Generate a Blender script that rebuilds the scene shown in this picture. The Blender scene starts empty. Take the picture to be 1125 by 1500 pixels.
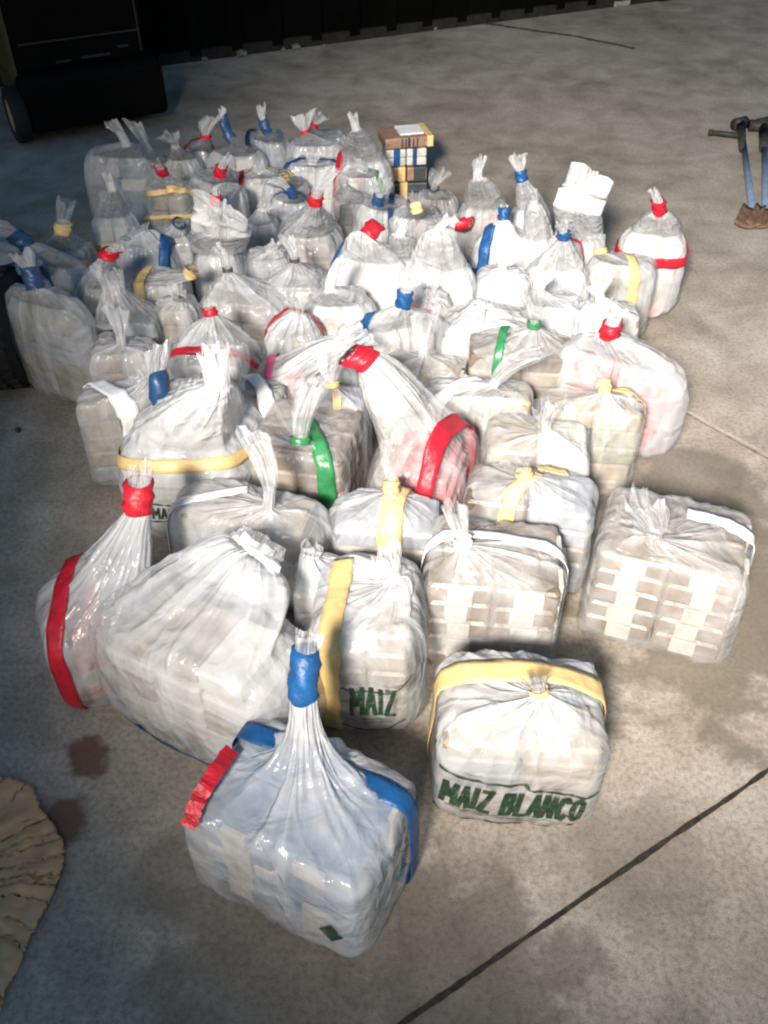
import bpy, bmesh, math, random
import numpy as np
from mathutils import Vector, noise
from mathutils.bvhtree import BVHTree

# ------------------------------------------------------------------ camera, world, light
S = bpy.context.scene
COL = S.collection
CAM_H, PITCH, FPX = 1.55, math.radians(42), 1299.0      # focal length in pixels of the 1125x1500 photograph
cd = bpy.data.cameras.new('camera'); cam = bpy.data.objects.new('camera', cd); COL.objects.link(cam)
cam.location = (0, 0, CAM_H); cam.rotation_euler = (math.pi / 2 - PITCH, 0, 0)
cd.sensor_fit = 'VERTICAL'; cd.sensor_height = 24; cd.lens = 24 * FPX / 1500
cd.clip_start = .05; cd.clip_end = 400
S.camera = cam
S.render.resolution_x, S.render.resolution_y = 768, 1024

W = bpy.data.worlds.new('World'); S.world = W; W.use_nodes = True
wn = W.node_tree.nodes; wl = W.node_tree.links
sky = wn.new('ShaderNodeTexSky'); sky.sky_type = 'NISHITA'; sky.sun_disc = False
sky.sun_elevation = math.radians(3); sky.sun_rotation = math.radians(200)
sky.air_density = 1.3; sky.ozone_density = 3; sky.dust_density = .3
wl.new(sky.outputs[0], wn['Background'].inputs[0]); wn['Background'].inputs[1].default_value = .15

def lamp(name, typ, loc, aim, **kw):
    d = bpy.data.lights.new(name, typ)
    for k, v in kw.items(): setattr(d, k, v)
    o = bpy.data.objects.new(name, d); COL.objects.link(o); o.location = loc
    o.rotation_euler = (Vector(aim) - Vector(loc)).to_track_quat('-Z', 'Y').to_euler()
    return o
# the yard's flood lamp, up on the left behind the photographer
lamp('yard_flood_lamp', 'SPOT', (-.75, -1.7, 2.75), (1.4, 3.68, 0), energy=1450, color=(1, .91, .82),
     spot_size=math.radians(51), spot_blend=1.0, shadow_soft_size=.28)
S.view_settings.view_transform = 'Standard'; S.view_settings.look = 'None'
S.view_settings.exposure = 1.2; S.view_settings.gamma = 1
S.cycles.max_bounces = 7; S.cycles.transparent_max_bounces = 10; S.cycles.diffuse_bounces = 3
S.cycles.caustics_reflective = False; S.cycles.caustics_refractive = False
S.cycles.pixel_filter_type = 'BLACKMAN_HARRIS'; S.cycles.filter_width = 2.2

# ------------------------------------------------------------------ helpers
def at(px, py, z=0.0):
    """the point of the plane at height z seen at a pixel of the photograph"""
    dx, dy = (px - 562.5) / FPX, (750 - py) / FPX
    c, s = math.cos(PITCH), math.sin(PITCH)
    v = Vector((dx, c + dy * s, -s + dy * c))
    k = (z - CAM_H) / v.z
    return Vector((v.x * k, v.y * k, z))
def pix(p):
    c, s = math.cos(PITCH), math.sin(PITCH)
    y, z = p[1], p[2] - CAM_H
    f = y * c - z * s; u = y * s + z * c
    return 562.5 + FPX * p[0] / f, 750 - FPX * u / f

def tag(o, label=None, cat=None, group=None, kind=None):
    for k, v in (('label', label), ('category', cat), ('group', group), ('kind', kind)):
        if v: o[k] = v
    return o
def empty(name, loc, rz=0.0):
    o = bpy.data.objects.new(name, None); COL.objects.link(o)
    o.location = loc; o.rotation_euler = (0, 0, rz); o.empty_display_size = .1
    return o
def mesh_obj(name, verts, faces, mats, parent=None, smooth=True, midx=None, loc=None, rz=0):
    me = bpy.data.meshes.new(name)
    me.from_pydata([tuple(v) for v in verts], [], faces)
    for m in (mats if isinstance(mats, (list, tuple)) else [mats]): me.materials.append(m)
    if smooth: me.polygons.foreach_set('use_smooth', [True] * len(me.polygons))
    if midx is not None: me.polygons.foreach_set('material_index', midx)
    me.update()
    o = bpy.data.objects.new(name, me); COL.objects.link(o)
    if parent: o.parent = parent
    if loc is not None: o.location = loc; o.rotation_euler = (0, 0, rz)
    return o

# ------------------------------------------------------------------ materials
def newmat(name):
    m = bpy.data.materials.new(name); m.use_nodes = True
    return m, m.node_tree.nodes, m.node_tree.links
def N(ns, t, **kw):
    n = ns.new('ShaderNode' + t)
    for k, v in kw.items():
        if k in n.inputs: n.inputs[k].default_value = v
        else: setattr(n, k, v)
    return n
def ramp(ns, pts):
    r = ns.new('ShaderNodeValToRGB')
    while len(r.color_ramp.elements) < len(pts): r.color_ramp.elements.new(.5)
    for e, (p, c) in zip(r.color_ramp.elements, pts):
        e.position = p; e.color = (c[0], c[1], c[2], 1) if isinstance(c, (tuple, list)) else (c, c, c, 1)
    return r
def plain(name, c, rough=.6, spec=.5, var=.25, scale=30, bump=.15, metal=0):
    m, ns, ls = newmat(name); b = ns['Principled BSDF']
    tc = N(ns, 'TexCoord'); nz = N(ns, 'TexNoise', Scale=scale, Detail=5)
    ls.new(tc.outputs['Object'], nz.inputs['Vector'])
    r = ramp(ns, [(.3, [x * (1 - var) for x in c]), (.7, [min(1, x * (1 + var)) for x in c])])
    ls.new(nz.outputs[0], r.inputs[0]); ls.new(r.outputs[0], b.inputs['Base Color'])
    b.inputs['Roughness'].default_value = rough; b.inputs['Specular IOR Level'].default_value = spec
    b.inputs['Metallic'].default_value = metal
    bp = N(ns, 'Bump', Strength=bump, Distance=.01); ls.new(nz.outputs[0], bp.inputs['Height'])
    ls.new(bp.outputs[0], b.inputs['Normal'])
    return m

def film_material(name, tint, clear):
    """thin milky polythene: denser where it is gathered, clearer where it lies stretched"""
    m, ns, ls = newmat(name); out = ns['Material Output']; b = ns['Principled BSDF']
    uv = N(ns, 'UVMap'); uv.uv_map = 'film'
    mp = N(ns, 'Mapping'); mp.inputs['Scale'].default_value = (13, 3, 1); ls.new(uv.outputs[0], mp.inputs[0])
    st = N(ns, 'TexNoise', Scale=1.0, Detail=4, Roughness=.45, Distortion=.6); ls.new(mp.outputs[0], st.inputs['Vector'])
    tc = N(ns, 'TexCoord')
    cr = N(ns, 'TexNoise', Scale=13, Detail=3, Roughness=.45, Distortion=.8); ls.new(tc.outputs['Object'], cr.inputs['Vector'])
    vo = N(ns, 'TexVoronoi', feature='DISTANCE_TO_EDGE'); vo.inputs['Scale'].default_value = 1
    mp2 = N(ns, 'Mapping'); mp2.inputs['Scale'].default_value = (14, 9, 1)
    mixv = N(ns, 'MixRGB', blend_type='ADD'); mixv.inputs[0].default_value = .25
    ls.new(uv.outputs[0], mp2.inputs[0]); ls.new(mp2.outputs[0], mixv.inputs[1]); ls.new(cr.outputs[1], mixv.inputs[2])
    ls.new(mixv.outputs[0], vo.inputs['Vector'])
    vr = ramp(ns, [(0, 1), (.12, 0)]); ls.new(vo.outputs[0], vr.inputs[0])
    at_ = N(ns, 'Attribute'); at_.attribute_name = 'gather'
    # alpha = density + streaks + crinkles
    s1 = N(ns, 'MapRange'); s1.inputs[1].default_value = .35; s1.inputs[2].default_value = .68
    s1.inputs[3].default_value = -.14; s1.inputs[4].default_value = .14; ls.new(st.outputs[0], s1.inputs[0])
    s2 = N(ns, 'MapRange'); s2.inputs[1].default_value = .38; s2.inputs[2].default_value = .66
    s2.inputs[3].default_value = -.12; s2.inputs[4].default_value = .10; ls.new(cr.outputs[0], s2.inputs[0])
    a1 = N(ns, 'Math', operation='ADD'); ls.new(at_.outputs['Fac'], a1.inputs[0]); ls.new(s1.outputs[0], a1.inputs[1])
    a2 = N(ns, 'Math', operation='ADD'); ls.new(a1.outputs[0], a2.inputs[0]); ls.new(s2.outputs[0], a2.inputs[1])
    a3 = N(ns, 'Math', operation='SUBTRACT'); ls.new(a2.outputs[0], a3.inputs[0]); a3.inputs[1].default_value = clear
    a4 = N(ns, 'Math', operation='MAXIMUM'); ls.new(a3.outputs[0], a4.inputs[0]); a4.inputs[1].default_value = .12
    a5 = N(ns, 'Math', operation='MINIMUM'); ls.new(a4.outputs[0], a5.inputs[0]); a5.inputs[1].default_value = .975
    b.inputs['Base Color'].default_value = (*tint, 1); b.inputs['Roughness'].default_value = .2
    b.inputs['Specular IOR Level'].default_value = .55
    h1 = N(ns, 'Math', operation='MULTIPLY_ADD'); ls.new(st.outputs[0], h1.inputs[0]); h1.inputs[1].default_value = .6; ls.new(cr.outputs[0], h1.inputs[2])
    h2 = N(ns, 'Math', operation='MULTIPLY_ADD'); ls.new(vr.outputs[0], h2.inputs[0]); h2.inputs[1].default_value = .12; ls.new(h1.outputs[0], h2.inputs[2])
    bp = N(ns, 'Bump', Strength=.75, Distance=.02); ls.new(h2.outputs[0], bp.inputs['Height']); ls.new(bp.outputs[0], b.inputs['Normal'])
    tl = N(ns, 'BsdfTranslucent'); tl.inputs[0].default_value = (*tint, 1); ls.new(bp.outputs[0], tl.inputs['Normal'])
    m1 = N(ns, 'MixShader'); m1.inputs[0].default_value = .3; ls.new(b.outputs[0], m1.inputs[1]); ls.new(tl.outputs[0], m1.inputs[2])
    tr = N(ns, 'BsdfTransparent'); tr.inputs[0].default_value = (.97, .97, .97, 1)
    m2 = N(ns, 'MixShader'); ls.new(a5.outputs[0], m2.inputs[0]); ls.new(tr.outputs[0], m2.inputs[1]); ls.new(m1.outputs[0], m2.inputs[2])
    ls.new(m2.outputs[0], out.inputs['Surface'])
    return m
FILM = {'milk': film_material('milky_polythene', (.70, .72, .74), .19),
        'clear': film_material('clear_polythene', (.70, .715, .73), .38),
        'dense': film_material('dense_white_polythene', (.74, .755, .77), -.03),
        'blue': film_material('blue_polythene', (.38, .55, .78), .0)}

TAPE = {'red': plain('red_tape', (.42, .012, .025), .42, .35, .2, 28, .7),
        'blue': plain('blue_tape', (.010, .07, .20), .42, .35, .25, 28, .7),
        'navy': plain('dark_blue_tape', (.015, .055, .14), .4, .5, .15, 60, .2),
        'yellow': plain('cream_yellow_tape', (.66, .47, .2), .45, .4, .1, 24, .5),
        'white': plain('white_tape', (.78, .78, .77), .4, .4, .04, 24, .5),
        'green': plain('green_tape', (.03, .19, .07), .35, .5, .2, 28, .6),
        'pink': plain('pink_tape', (.6, .08, .2), .4, .5, .15, 60, .2),
        'dark': plain('dark_tie', (.04, .05, .05), .5, .4, .2, 60, .2)}
INK = plain('green_ink', (.016, .042, .022), .5, .3, .5, 90, 0)
def worn(m):
    ns, ls = m.node_tree.nodes, m.node_tree.links; out = ns['Material Output']
    tc = N(ns, 'TexCoord'); nz = N(ns, 'TexNoise', Scale=55, Detail=6, Roughness=.7); ls.new(tc.outputs['Object'], nz.inputs['Vector'])
    r_ = ramp(ns, [(.36, .45), (.52, .97)]); ls.new(nz.outputs[0], r_.inputs[0]); t = N(ns, 'BsdfTransparent'); mx = N(ns, 'MixShader')
    ls.new(r_.outputs[0], mx.inputs[0]); ls.new(t.outputs[0], mx.inputs[1]); ls.new(ns['Principled BSDF'].outputs[0], mx.inputs[2]); ls.new(mx.outputs[0], out.inputs['Surface'])
worn(INK)
WRAP = {'brown': plain('brown_parcel_tape', (.18, .14, .105), .38, .5, .35, 22, .3),
        'tan': plain('tan_wrapping', (.30, .25, .18), .42, .5, .3, 22, .3),
        'grey': plain('grey_wrapping', (.26, .28, .31), .4, .5, .35, 22, .3),
        'olive': plain('olive_wrapping', (.22, .22, .14), .4, .5, .35, 22, .3),
        'pink': plain('pink_wrapping', (.66, .20, .20), .45, .5, .25, 16, .3),
        'blue': plain('blue_wrapping', (.12, .2, .32), .42, .5, .3, 18, .3),
        'dark': plain('dark_wrapping', (.05, .055, .06), .4, .5, .3, 18, .3),
        'label': plain('paper_label', (.42, .40, .36), .6, .3, .2, 30, .2),
        'white': plain('white_wrapping', (.62, .60, .55), .5, .4, .15, 20, .2)}

# ------------------------------------------------------------------ the plastic bag
def rect_solve(l, r, t, b, h, yaw):
    """footprint (x, y, w, d) whose box of height h spans these photo pixels"""
    p = np.array([at((l + r) / 2, (t + b) / 2, h / 2).x, at((l + r) / 2, (t + b) / 2, h / 2).y, .3, .22])
    cy, sy = math.cos(yaw), math.sin(yaw)
    def box(p):
        us, vs = [], []
        for sx in (-.5, .5):
            for sz in (-.5, .5):
                x = p[0] + sx * p[2] * cy - sz * p[3] * sy; y = p[1] + sx * p[2] * sy + sz * p[3] * cy
                for z in (0, h):
                    u, v = pix((x, y, z)); us.append(u); vs.append(v)
        return np.array([min(us) - l, max(us) - r, min(vs) - t, max(vs) - b])
    for _ in range(25):
        e = box(p); J = np.zeros((4, 4))
        for k in range(4):
            q = p.copy(); q[k] += 1e-4; J[:, k] = (box(q) - e) / 1e-4
        try: dlt = np.linalg.lstsq(J, -e, rcond=None)[0]
        except Exception: break
        p = p + np.clip(dlt * .8, -.1, .1)
        p[2:] = np.clip(p[2:], .1, .5)
    return p

def bag(label, body, neck, tip, tape=None, *, yaw=-8, h=.26, n=6, m=7, sag=.03, p=1.0, q=1.4, film='milk', wrap=('tan', 'white'),
        tl=.45, nr=.016, tr=.04, flat=.45, belts=(), seed=None, ground=None, folds=22, famp=.011, patches=0, res=1.0, top=None,
        cp=1.0, dens=0.0, package=True, rag=.012, cat='plastic bag', td=0):
    global NBAG
    NBAG += 1
    rnd = random.Random(seed if seed is not None else NBAG * 7 + 1)
    yaw = math.radians(yaw)
    if ground: x, y, w, d = ground
    else: x, y, w, d = rect_solve(*body, h, yaw)
    if n < 5 and not ground: w *= 1.22; d *= 1.25; h *= 1.05
    root = empty('plastic_bag', (x, y, 0), yaw)
    tag(root, label, cat, 'tied plastic bags of wrapped packages set out on the concrete')
    cz, sz = math.cos(-yaw), math.sin(-yaw)
    def loc(P):
        dx, dy = P.x - x, P.y - y
        return Vector((dx * cz - dy * sz, dx * sz + dy * cz, P.z))
    N0 = loc(at(*neck)); T = loc(at(*tip))
    ax = T - N0; L = ax.length; D = ax.normalized()
    NT = int(120 * res); th = np.arange(NT) / NT * 2 * math.pi
    ct, sn = np.cos(th), np.sin(th)
    a, b = w / 2, d / 2
    # folds
    F = []
    for i in range(folds):
        F.append((2 * math.pi * (i + rnd.uniform(-.35, .35)) / folds, rnd.uniform(.35, 1) * famp, rnd.choice([.05, .08, .12, .2]),
                  rnd.choice([-1.1, -.7, -.3, 0, .25, .45]), rnd.uniform(.45, .8)))
    def fold(g):
        v = np.zeros(NT)
        for (t0, am, wd, g0, ln) in F:
            e = min(1, max(0, (g - g0) / ln)); e = e * e * (3 - 2 * e)
            if e > 0:
                dd = np.abs((th - t0 + math.pi) % (2 * math.pi) - math.pi)
                v += am * e * np.exp(-dd / wd)
        return v
    def sup(nn, aa, bb): return (np.abs(ct / aa) ** nn + np.abs(sn / bb) ** nn) ** (-1.0 / nn)
    rows = []; dn = []; gv = []; sd0 = rnd.random() * 6
    def add(C, U, V, rad_u, g, dd, zadd=0.5, dz=None, fk=1.0):
        f = fold(g) * fk; R = float(np.mean(rad_u)); f = f * min(1, R / .05)
        rr = rad_u + f
        pts = np.outer(ct * rr, np.array(U)) + np.outer(sn * rr, np.array(V)) + np.array(C)
        if zadd: pts[:, 2] += f * zadd
        if dz is not None: pts += dz
        rows.append(pts); dn.append(dd + f / max(famp, 1e-4) * .16); gv.append(g)
    X, Y = Vector((1, 0, 0)), Vector((0, 1, 0))
    # body
    nb = int(22 * res); A0, A1 = -1.42, (1.15 if m > 4 else .95)
    for i in range(nb):
        al = A0 + (A1 - A0) * i / (nb - 1)
        sc = max(.02, math.cos(al)) ** (2 / m); zz = math.copysign(abs(math.sin(al)) ** (2 / m), al)
        z = h / 2 + zz * h / 2
        sc *= 1 + sag * (1 - 2 * z / h)
        g = -1 + (z / h)
        base = .60 + .12 * (z / h)
        add((0, 0, z), X, Y, sup(n, a * sc, b * sc), g, base + dens, 0)
    s_top, z_top = sc, z
    # drape up to the neck
    U = (X - D * X.dot(D)).normalized(); V = D.cross(U).normalized()
    if V.dot(Y) < 0 and D.z > -.2: V = -V
    nd = int(26 * res)
    tp = top or (nr, nr)
    for i in range(1, nd + 1):
        s = i / nd; k = (1 - s) ** p
        C = Vector((N0.x * s ** cp, N0.y * s ** cp, z_top + (N0.z - z_top) * (s ** q)))
        e = s * s * s
        Ui = X.lerp(U, e).normalized(); Vi = Y.lerp(V, e).normalized()
        aa = max(tp[0], a * s_top * k + tp[0] * (1 - k)); bb = max(tp[1], b * s_top * k + tp[1] * (1 - k))
        nn = 2 + (n - 2) * (1 - s) ** 1.5
        add(C, Ui, Vi, sup(nn, aa, bb), s, (.73 + .2 * s ** 2) + dens, .8 * (1 - e))
    # neck and tuft
    bq = rnd.uniform(0, 6.28); bend = (U * math.cos(bq) + V * math.sin(bq)) * (rnd.uniform(.1, .8) if not top else 0)
    fq = rnd.uniform(-.9, .9)
    nt = int(16 * res)
    for i in range(1, nt + 1):
        s = i / nt
        C = N0 + D * (L * s) + bend * (L * s * s)
        k = 0 if s < tl else ((s - tl) / (1 - tl + 1e-6)) ** .8
        if top: aa, bb = tp[0] * (1 + (tr - 1) * s), tp[1] * (1 + .4 * s)
        else: aa = nr + (tr - nr) * k; bb = nr + (tr * flat - nr) * k
        wob = np.zeros(NT)
        if k > 0 or top:
            kk = k if not top else s
            wob = kk * (np.sin(th * 5 + sd0) * .17 + np.sin(th * 8 + 2 + 3 * s) * .11 + np.sin(th * 13 + 4 * s) * .05) * min(aa, .03)
        rad = 1 / np.sqrt((np.cos(th - fq * min(k * 3, 1)) / aa) ** 2 + (np.sin(th - fq * min(k * 3, 1)) / bb) ** 2) + wob
        dz = None
        if s > .8:
            rg = np.array([noise.noise((math.cos(t) * 1.6 + NBAG, math.sin(t) * 1.6, 5)) + .35 * noise.noise((math.cos(t) * 5 + NBAG, math.sin(t) * 5, 5)) for t in th])
            dz = np.outer(rg * rag * 1.7 * (s - .8) / .2, np.array(D))
        add(C, U, V, rad, 1, (.95 if k == 0 else .62) + dens, 0, dz, (.4 if k == 0 else max(.3, .4 - .1 * k)) if not top else 1)
    NR = len(rows); P = np.concatenate(rows)
    # crinkles and lumps
    cen = np.array((0, 0, h / 2)); sd = rnd.uniform(0, 90)
    body_n = nb * NT; drape_n = (nb + nd) * NT
    for i in range(len(P)):
        v = P[i]
        if i < drape_n:
            q3 = (v[0] * 9 + sd, v[1] * 9, v[2] * 9)
            lump = noise.noise(q3)
            q4 = (v[0] * 26 + sd, v[1] * 26, v[2] * 20)
            cr_ = 1 - abs(noise.noise(q4)) * 2.2
            amp = (lump * .007 + cr_ * .005) * (1 if i < body_n else max(.15, 1 - (i - body_n) / (drape_n - body_n)))
            o = v - np.array((0, 0, h * .45)); o /= (np.linalg.norm(o) + 1e-6)
            P[i] = v + o * (amp + .002)
    P[:, 2] = np.maximum(P[:, 2], .003)
    faces = []
    for r_ in range(NR - 1):
        for c_ in range(NT):
            c2 = (c_ + 1) % NT
            faces.append((r_ * NT + c_, r_ * NT + c2, (r_ + 1) * NT + c2, (r_ + 1) * NT + c_))
    faces.append(tuple(range(NT - 1, -1, -1)))
    fo = mesh_obj('plastic_film', P.tolist(), faces, FILM[film], root)
    me = fo.data
    att = me.attributes.new('gather', 'FLOAT', 'POINT'); att.data.foreach_set('value', np.concatenate(dn).astype(np.float32))
    uvl = me.uv_layers.new(name='film'); cum = [0.0]
    for r_ in range(1, NR): cum.append(cum[-1] + float(np.mean(np.linalg.norm(rows[r_] - rows[r_ - 1], axis=1))))
    uvs = []
    for r_ in range(NR - 1):
        for c_ in range(NT):
            u0, u1 = c_ / NT, (c_ + 1) / NT
            uvs += [u0, cum[r_] + sd, u1, cum[r_] + sd, u1, cum[r_ + 1] + sd, u0, cum[r_ + 1] + sd]
    uvs += [0.0] * (2 * NT)
    uvl.data.foreach_set('uv', uvs)
    # package of bricks inside
    if package:
        vs, fs, mi = [], [], []
        def blk(x0, x1, y0, y1, z0, z1, mid, c=.006):
            base = len(vs)
            for zz, sft in ((z0, c), (z0 + c, 0), (z1 - c, 0), (z1, c)):
                for (xx, yy) in ((x0 + sft, y0 + c + sft), (x0 + c + sft, y0 + sft), (x1 - c - sft, y0 + sft), (x1 - sft, y0 + c + sft),
                                 (x1 - sft, y1 - c - sft), (x1 - c - sft, y1 - sft), (x0 + c + sft, y1 - sft), (x0 + sft, y1 - c - sft)):
                    vs.append((xx, yy, zz))
            for r0 in range(3):
                for c0 in range(8):
                    c1 = (c0 + 1) % 8
                    fs.append((base + r0 * 8 + c0, base + r0 * 8 + c1, base + r0 * 8 + 8 + c1, base + r0 * 8 + 8 + c0)); mi.append(mid)
            fs.append(tuple(base + 24 + k for k in range(8))); mi.append(mid)
            fs.append(tuple(base + 7 - k for k in range(8))); mi.append(mid)
        rd = (.93 if n < 9 or patches != 2 or m == 10 else .87) if n >= 5 else .74
        wx, dy_, hz = w * rd, d * rd * .97, h * (.93 if m > 4 else .8)
        kx, ky, kz = max(2, round(wx / .13)), max(1, round(dy_ / .13)), max(3, round(hz / .05))
        for i in range(kx):
            for j in range(ky):
                for k in range(kz):
                    jx, jy = rnd.uniform(-.003, .003), rnd.uniform(-.003, .003)
                    s_ = 1.0 if m > 4 else 1 - .25 * abs(2 * (k + .5) / kz - 1) ** 2
                    x0, x1 = (-wx / 2 + wx * i / kx) * s_, (-wx / 2 + wx * (i + 1) / kx) * s_
                    y0, y1 = (-dy_ / 2 + dy_ * j / ky) * s_, (-dy_ / 2 + dy_ * (j + 1) / ky) * s_
                    z0, z1 = .01 + hz * k / kz, .01 + hz * (k + 1) / kz
                    mid = 0 if rnd.random() < .72 else 1
                    blk(x0 + jx + .001, x1 + jx - .001, y0 + jy + .001, y1 + jy - .001, z0 + .001, z1 - .001, mid)
        if patches:                       # rows of white labels on the two faces towards the yard
            for (fx, nrm) in ((0, 'y'), (1, 'x')):
                span = wx if nrm == 'y' else dy_
                for c0 in range(patches):
                    uc = -span / 2 + span * (c0 + .5) / patches
                    for k in range(kz):
                        hw = .026 + rnd.uniform(-.004, .004); z0, z1 = .01 + hz * k / kz + .004, .01 + hz * (k + 1) / kz - .002
                        if rnd.random() < .12: continue
                        u0 = uc + rnd.uniform(-.006, .006)
                        if nrm == 'y': blk(u0 - hw, u0 + hw, -dy_ / 2 - .006, -dy_ / 2 + .004, z0, z1, 2, .001)
                        else: blk(wx / 2 - .004, wx / 2 + .006, u0 - hw, u0 + hw, z0, z1, 2, .001)
        mesh_obj('package', vs, fs, [WRAP[wrap[0]], WRAP[wrap[1]], WRAP['label']], root, smooth=False, midx=mi)
    # bvh of the body and lower drape for the tapes
    if not (m >= 5 and n >= 5 and N0.z - h > .07):
        keep = int((nb + nd * .8)) - 1
        bv = BVHTree.FromPolygons([tuple(v) for v in P[:(keep + 1) * NT]], [f for f in faces[:keep * NT]])
    else:
        top_ring = P[(nb - 1) * NT:nb * NT]; hv = [tuple(v) for v in P[:nb * NT]]; hf = list(faces[:(nb - 1) * NT])
        for q_ in (.5, .02):
            hv += [(v[0] * q_, v[1] * q_, z_top + .004) for v in top_ring]
        for r_ in (nb - 1, nb): hf += [(r_ * NT + c_, r_ * NT + (c_ + 1) % NT, (r_ + 1) * NT + (c_ + 1) % NT, (r_ + 1) * NT + c_) for c_ in range(NT)]
        bv = BVHTree.FromPolygons(hv, hf)
    for bl in belts: belt(root, bv, w, d, h, *bl)
    # tape wound round the neck
    if tape:
        l0, l1 = (.0, tl * 1.02) if not td else td
        if l1 - l0 < .012 / L: l1 = l0 + .012 / L
        tv, tf = [], []; n1 = 20; rws = 8
        for r_ in range(rws + 1):
            s = l0 + (l1 - l0) * r_ / rws; C = N0 + D * (L * s) + bend * (L * s * s)
            edge = .93 if r_ in (0, rws) else 1.0
            for c_ in range(n1):
                t_ = c_ / n1 * 2 * math.pi
                R = (nr * 1.22 + .004) * edge * (1 + .1 * math.sin(3 * t_ + r_ * 1.3 + sd) + .06 * math.sin(r_ * 2.4 + sd))
                if top: R = max(top) * 1.02
                tv.append(C + U * (R * math.cos(t_)) + V * (R * math.sin(t_)))
            if r_:
                for c_ in range(n1):
                    c2 = (c_ + 1) % n1
                    tf.append(((r_ - 1) * n1 + c_, (r_ - 1) * n1 + c2, r_ * n1 + c2, r_ * n1 + c_))
        tf.append(tuple(rws * n1 + c_ for c_ in range(n1))) if l1 > .8 else None
        mesh_obj('neck_tape', tv, tf, TAPE[tape], root)
    return dict(root=root, bvh=bv, w=w, d=d, h=h, loc=loc, x=x, y=y, yaw=yaw)
NBAG = 0

def belt(root, bv, w, d, h, color, ang, off=0.0, phi=(-80, 260), width=.034, cz=.5, tilt=0.0, lift=.0035):
    """a tape strip laid over the film in a plane: ang = its direction seen from above, off = sideways shift"""
    an = math.radians(ang); dr = Vector((math.cos(an), math.sin(an), 0)); nr_ = Vector((-math.sin(an), math.cos(an), 0))
    up = Vector((0, 0, 1)); tl = math.radians(tilt)
    up2 = up * math.cos(tl) + nr_ * math.sin(tl); nr2 = nr_ * math.cos(tl) - up * math.sin(tl)
    n0 = 56; cols = 4; rad = []; lim = math.hypot(max(w, d) / 2, h / 2) + .03
    c0 = Vector((0, 0, h * cz))
    for i in range(n0 + 1):
        ph = math.radians(phi[0] + (phi[1] - phi[0]) * i / n0)
        v = dr * math.cos(ph) + up2 * math.sin(ph); row = []
        for j in range(cols + 1):
            o = c0 + nr2 * (off + width * (j / cols - .5) * (1 + .16 * noise.noise((i * .33, off * 50, 3))) + .004 * noise.noise((i * .15, off * 90, 9)))
            hit = bv.ray_cast(o + v * .9, -v)
            r_ = None
            if hit[0] is not None:
                r_ = (hit[0] - o).dot(v)
                if r_ < .03 or r_ > lim: r_ = None
            row.append((o, v, r_))
        rad.append(row)
    vs, fs = [], []
    R = np.array([[(c[2] if c[2] is not None else np.nan) for c in row] for row in rad])
    for j in range(cols + 1):
        col = R[:, j]; ok = ~np.isnan(col)
        if ok.sum() < 3: return
        idx = np.arange(len(col)); col[~ok] = np.interp(idx[~ok], idx[ok], col[ok])
        sm = col.copy()
        for k in range(1, len(col) - 1): sm[k] = max(col[k], (col[k - 1] + col[k + 1]) / 2)
        R[:, j] = sm
    mx = R.max(axis=1)
    for i, row in enumerate(rad):
        for j, (o, v, _) in enumerate(row):
            r_ = R[i, j] * .6 + mx[i] * .4 + lift
            pnt = o + v * r_
            if pnt.z < .004: pnt.z = .004
            vs.append(pnt)
    k1 = cols + 1
    for i in range(n0):
        for j in range(cols): fs.append((i * k1 + j, i * k1 + j + 1, (i + 1) * k1 + j + 1, (i + 1) * k1 + j))
    o = mesh_obj('tape_strip', vs, fs, TAPE[color], root)
    sm = o.modifiers.new('thick', 'SOLIDIFY'); sm.thickness = .0012; sm.offset = 0
    return o

# writing printed on the film: laid out flat, then dropped onto the film
def printed(b, name, shapes, o, r, u, lift=.0035, mat=None):
    """shapes: list of polylines/letters as meshes in (s,t) metres; o,r,u are local vectors"""
    n = r.cross(u).normalized(); vs, fs = [], []; jit = 0
    for (pv, pf) in shapes:
        base = len(vs)
        for (s_, t_) in pv:
            q_ = o + r * s_ + u * t_
            hit = b['bvh'].ray_cast(q_ + n * .3, -n); jit += 1
            if hit[0] is None: vs.append(None); continue
            pt = hit[0]
            vs.append(pt + n * (lift + (jit % 7) * .00005))
        for f in pf:
            g_ = [vs[base + k] for k in f]
            if all(p_ is not None for p_ in g_) and max((g_[0] - p_).length for p_ in g_) < .07: fs.append(tuple(base + k for k in f))
    used = sorted({k for f in fs for k in f}); mp_ = {k: i for i, k in enumerate(used)}
    vs = [vs[k] for k in used]; fs = [tuple(mp_[k] for k in f) for f in fs]
    return mesh_obj(name, vs, fs, mat or INK, b['root'], smooth=False)
GL = {'M': [[(0, 0), (0, 1), (.38, .35), (.76, 1), (.76, 0)]], 'A': [[(0, 0), (.32, 1), (.64, 0)], [(.13, .33), (.51, .33)]], 'I': [[(.08, 0), (.08, 1)]],
      'Z': [[(.02, 1), (.6, 1), (0, 0), (.62, 0)]], 'B': [[(0, 0), (0, 1), (.42, .96), (.5, .77), (.4, .55), (0, .53)], [(.4, .53), (.58, .3), (.45, .04), (0, 0)]],
      'L': [[(0, 1), (0, 0), (.5, 0)]], 'N': [[(0, 0), (0, 1), (.58, 0), (.58, 1)]], 'C': [[(.58, .82), (.4, 1), (.14, .95), (0, .5), (.14, .05), (.4, 0), (.58, .18)]],
      'O': [[(.3, 1), (.06, .85), (0, .5), (.06, .15), (.3, 0), (.55, .15), (.62, .5), (.55, .85), (.3, 1)]], ' ': []}
GW = {'M': .76, 'I': .16, ' ': .25, 'L': .5}
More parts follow.
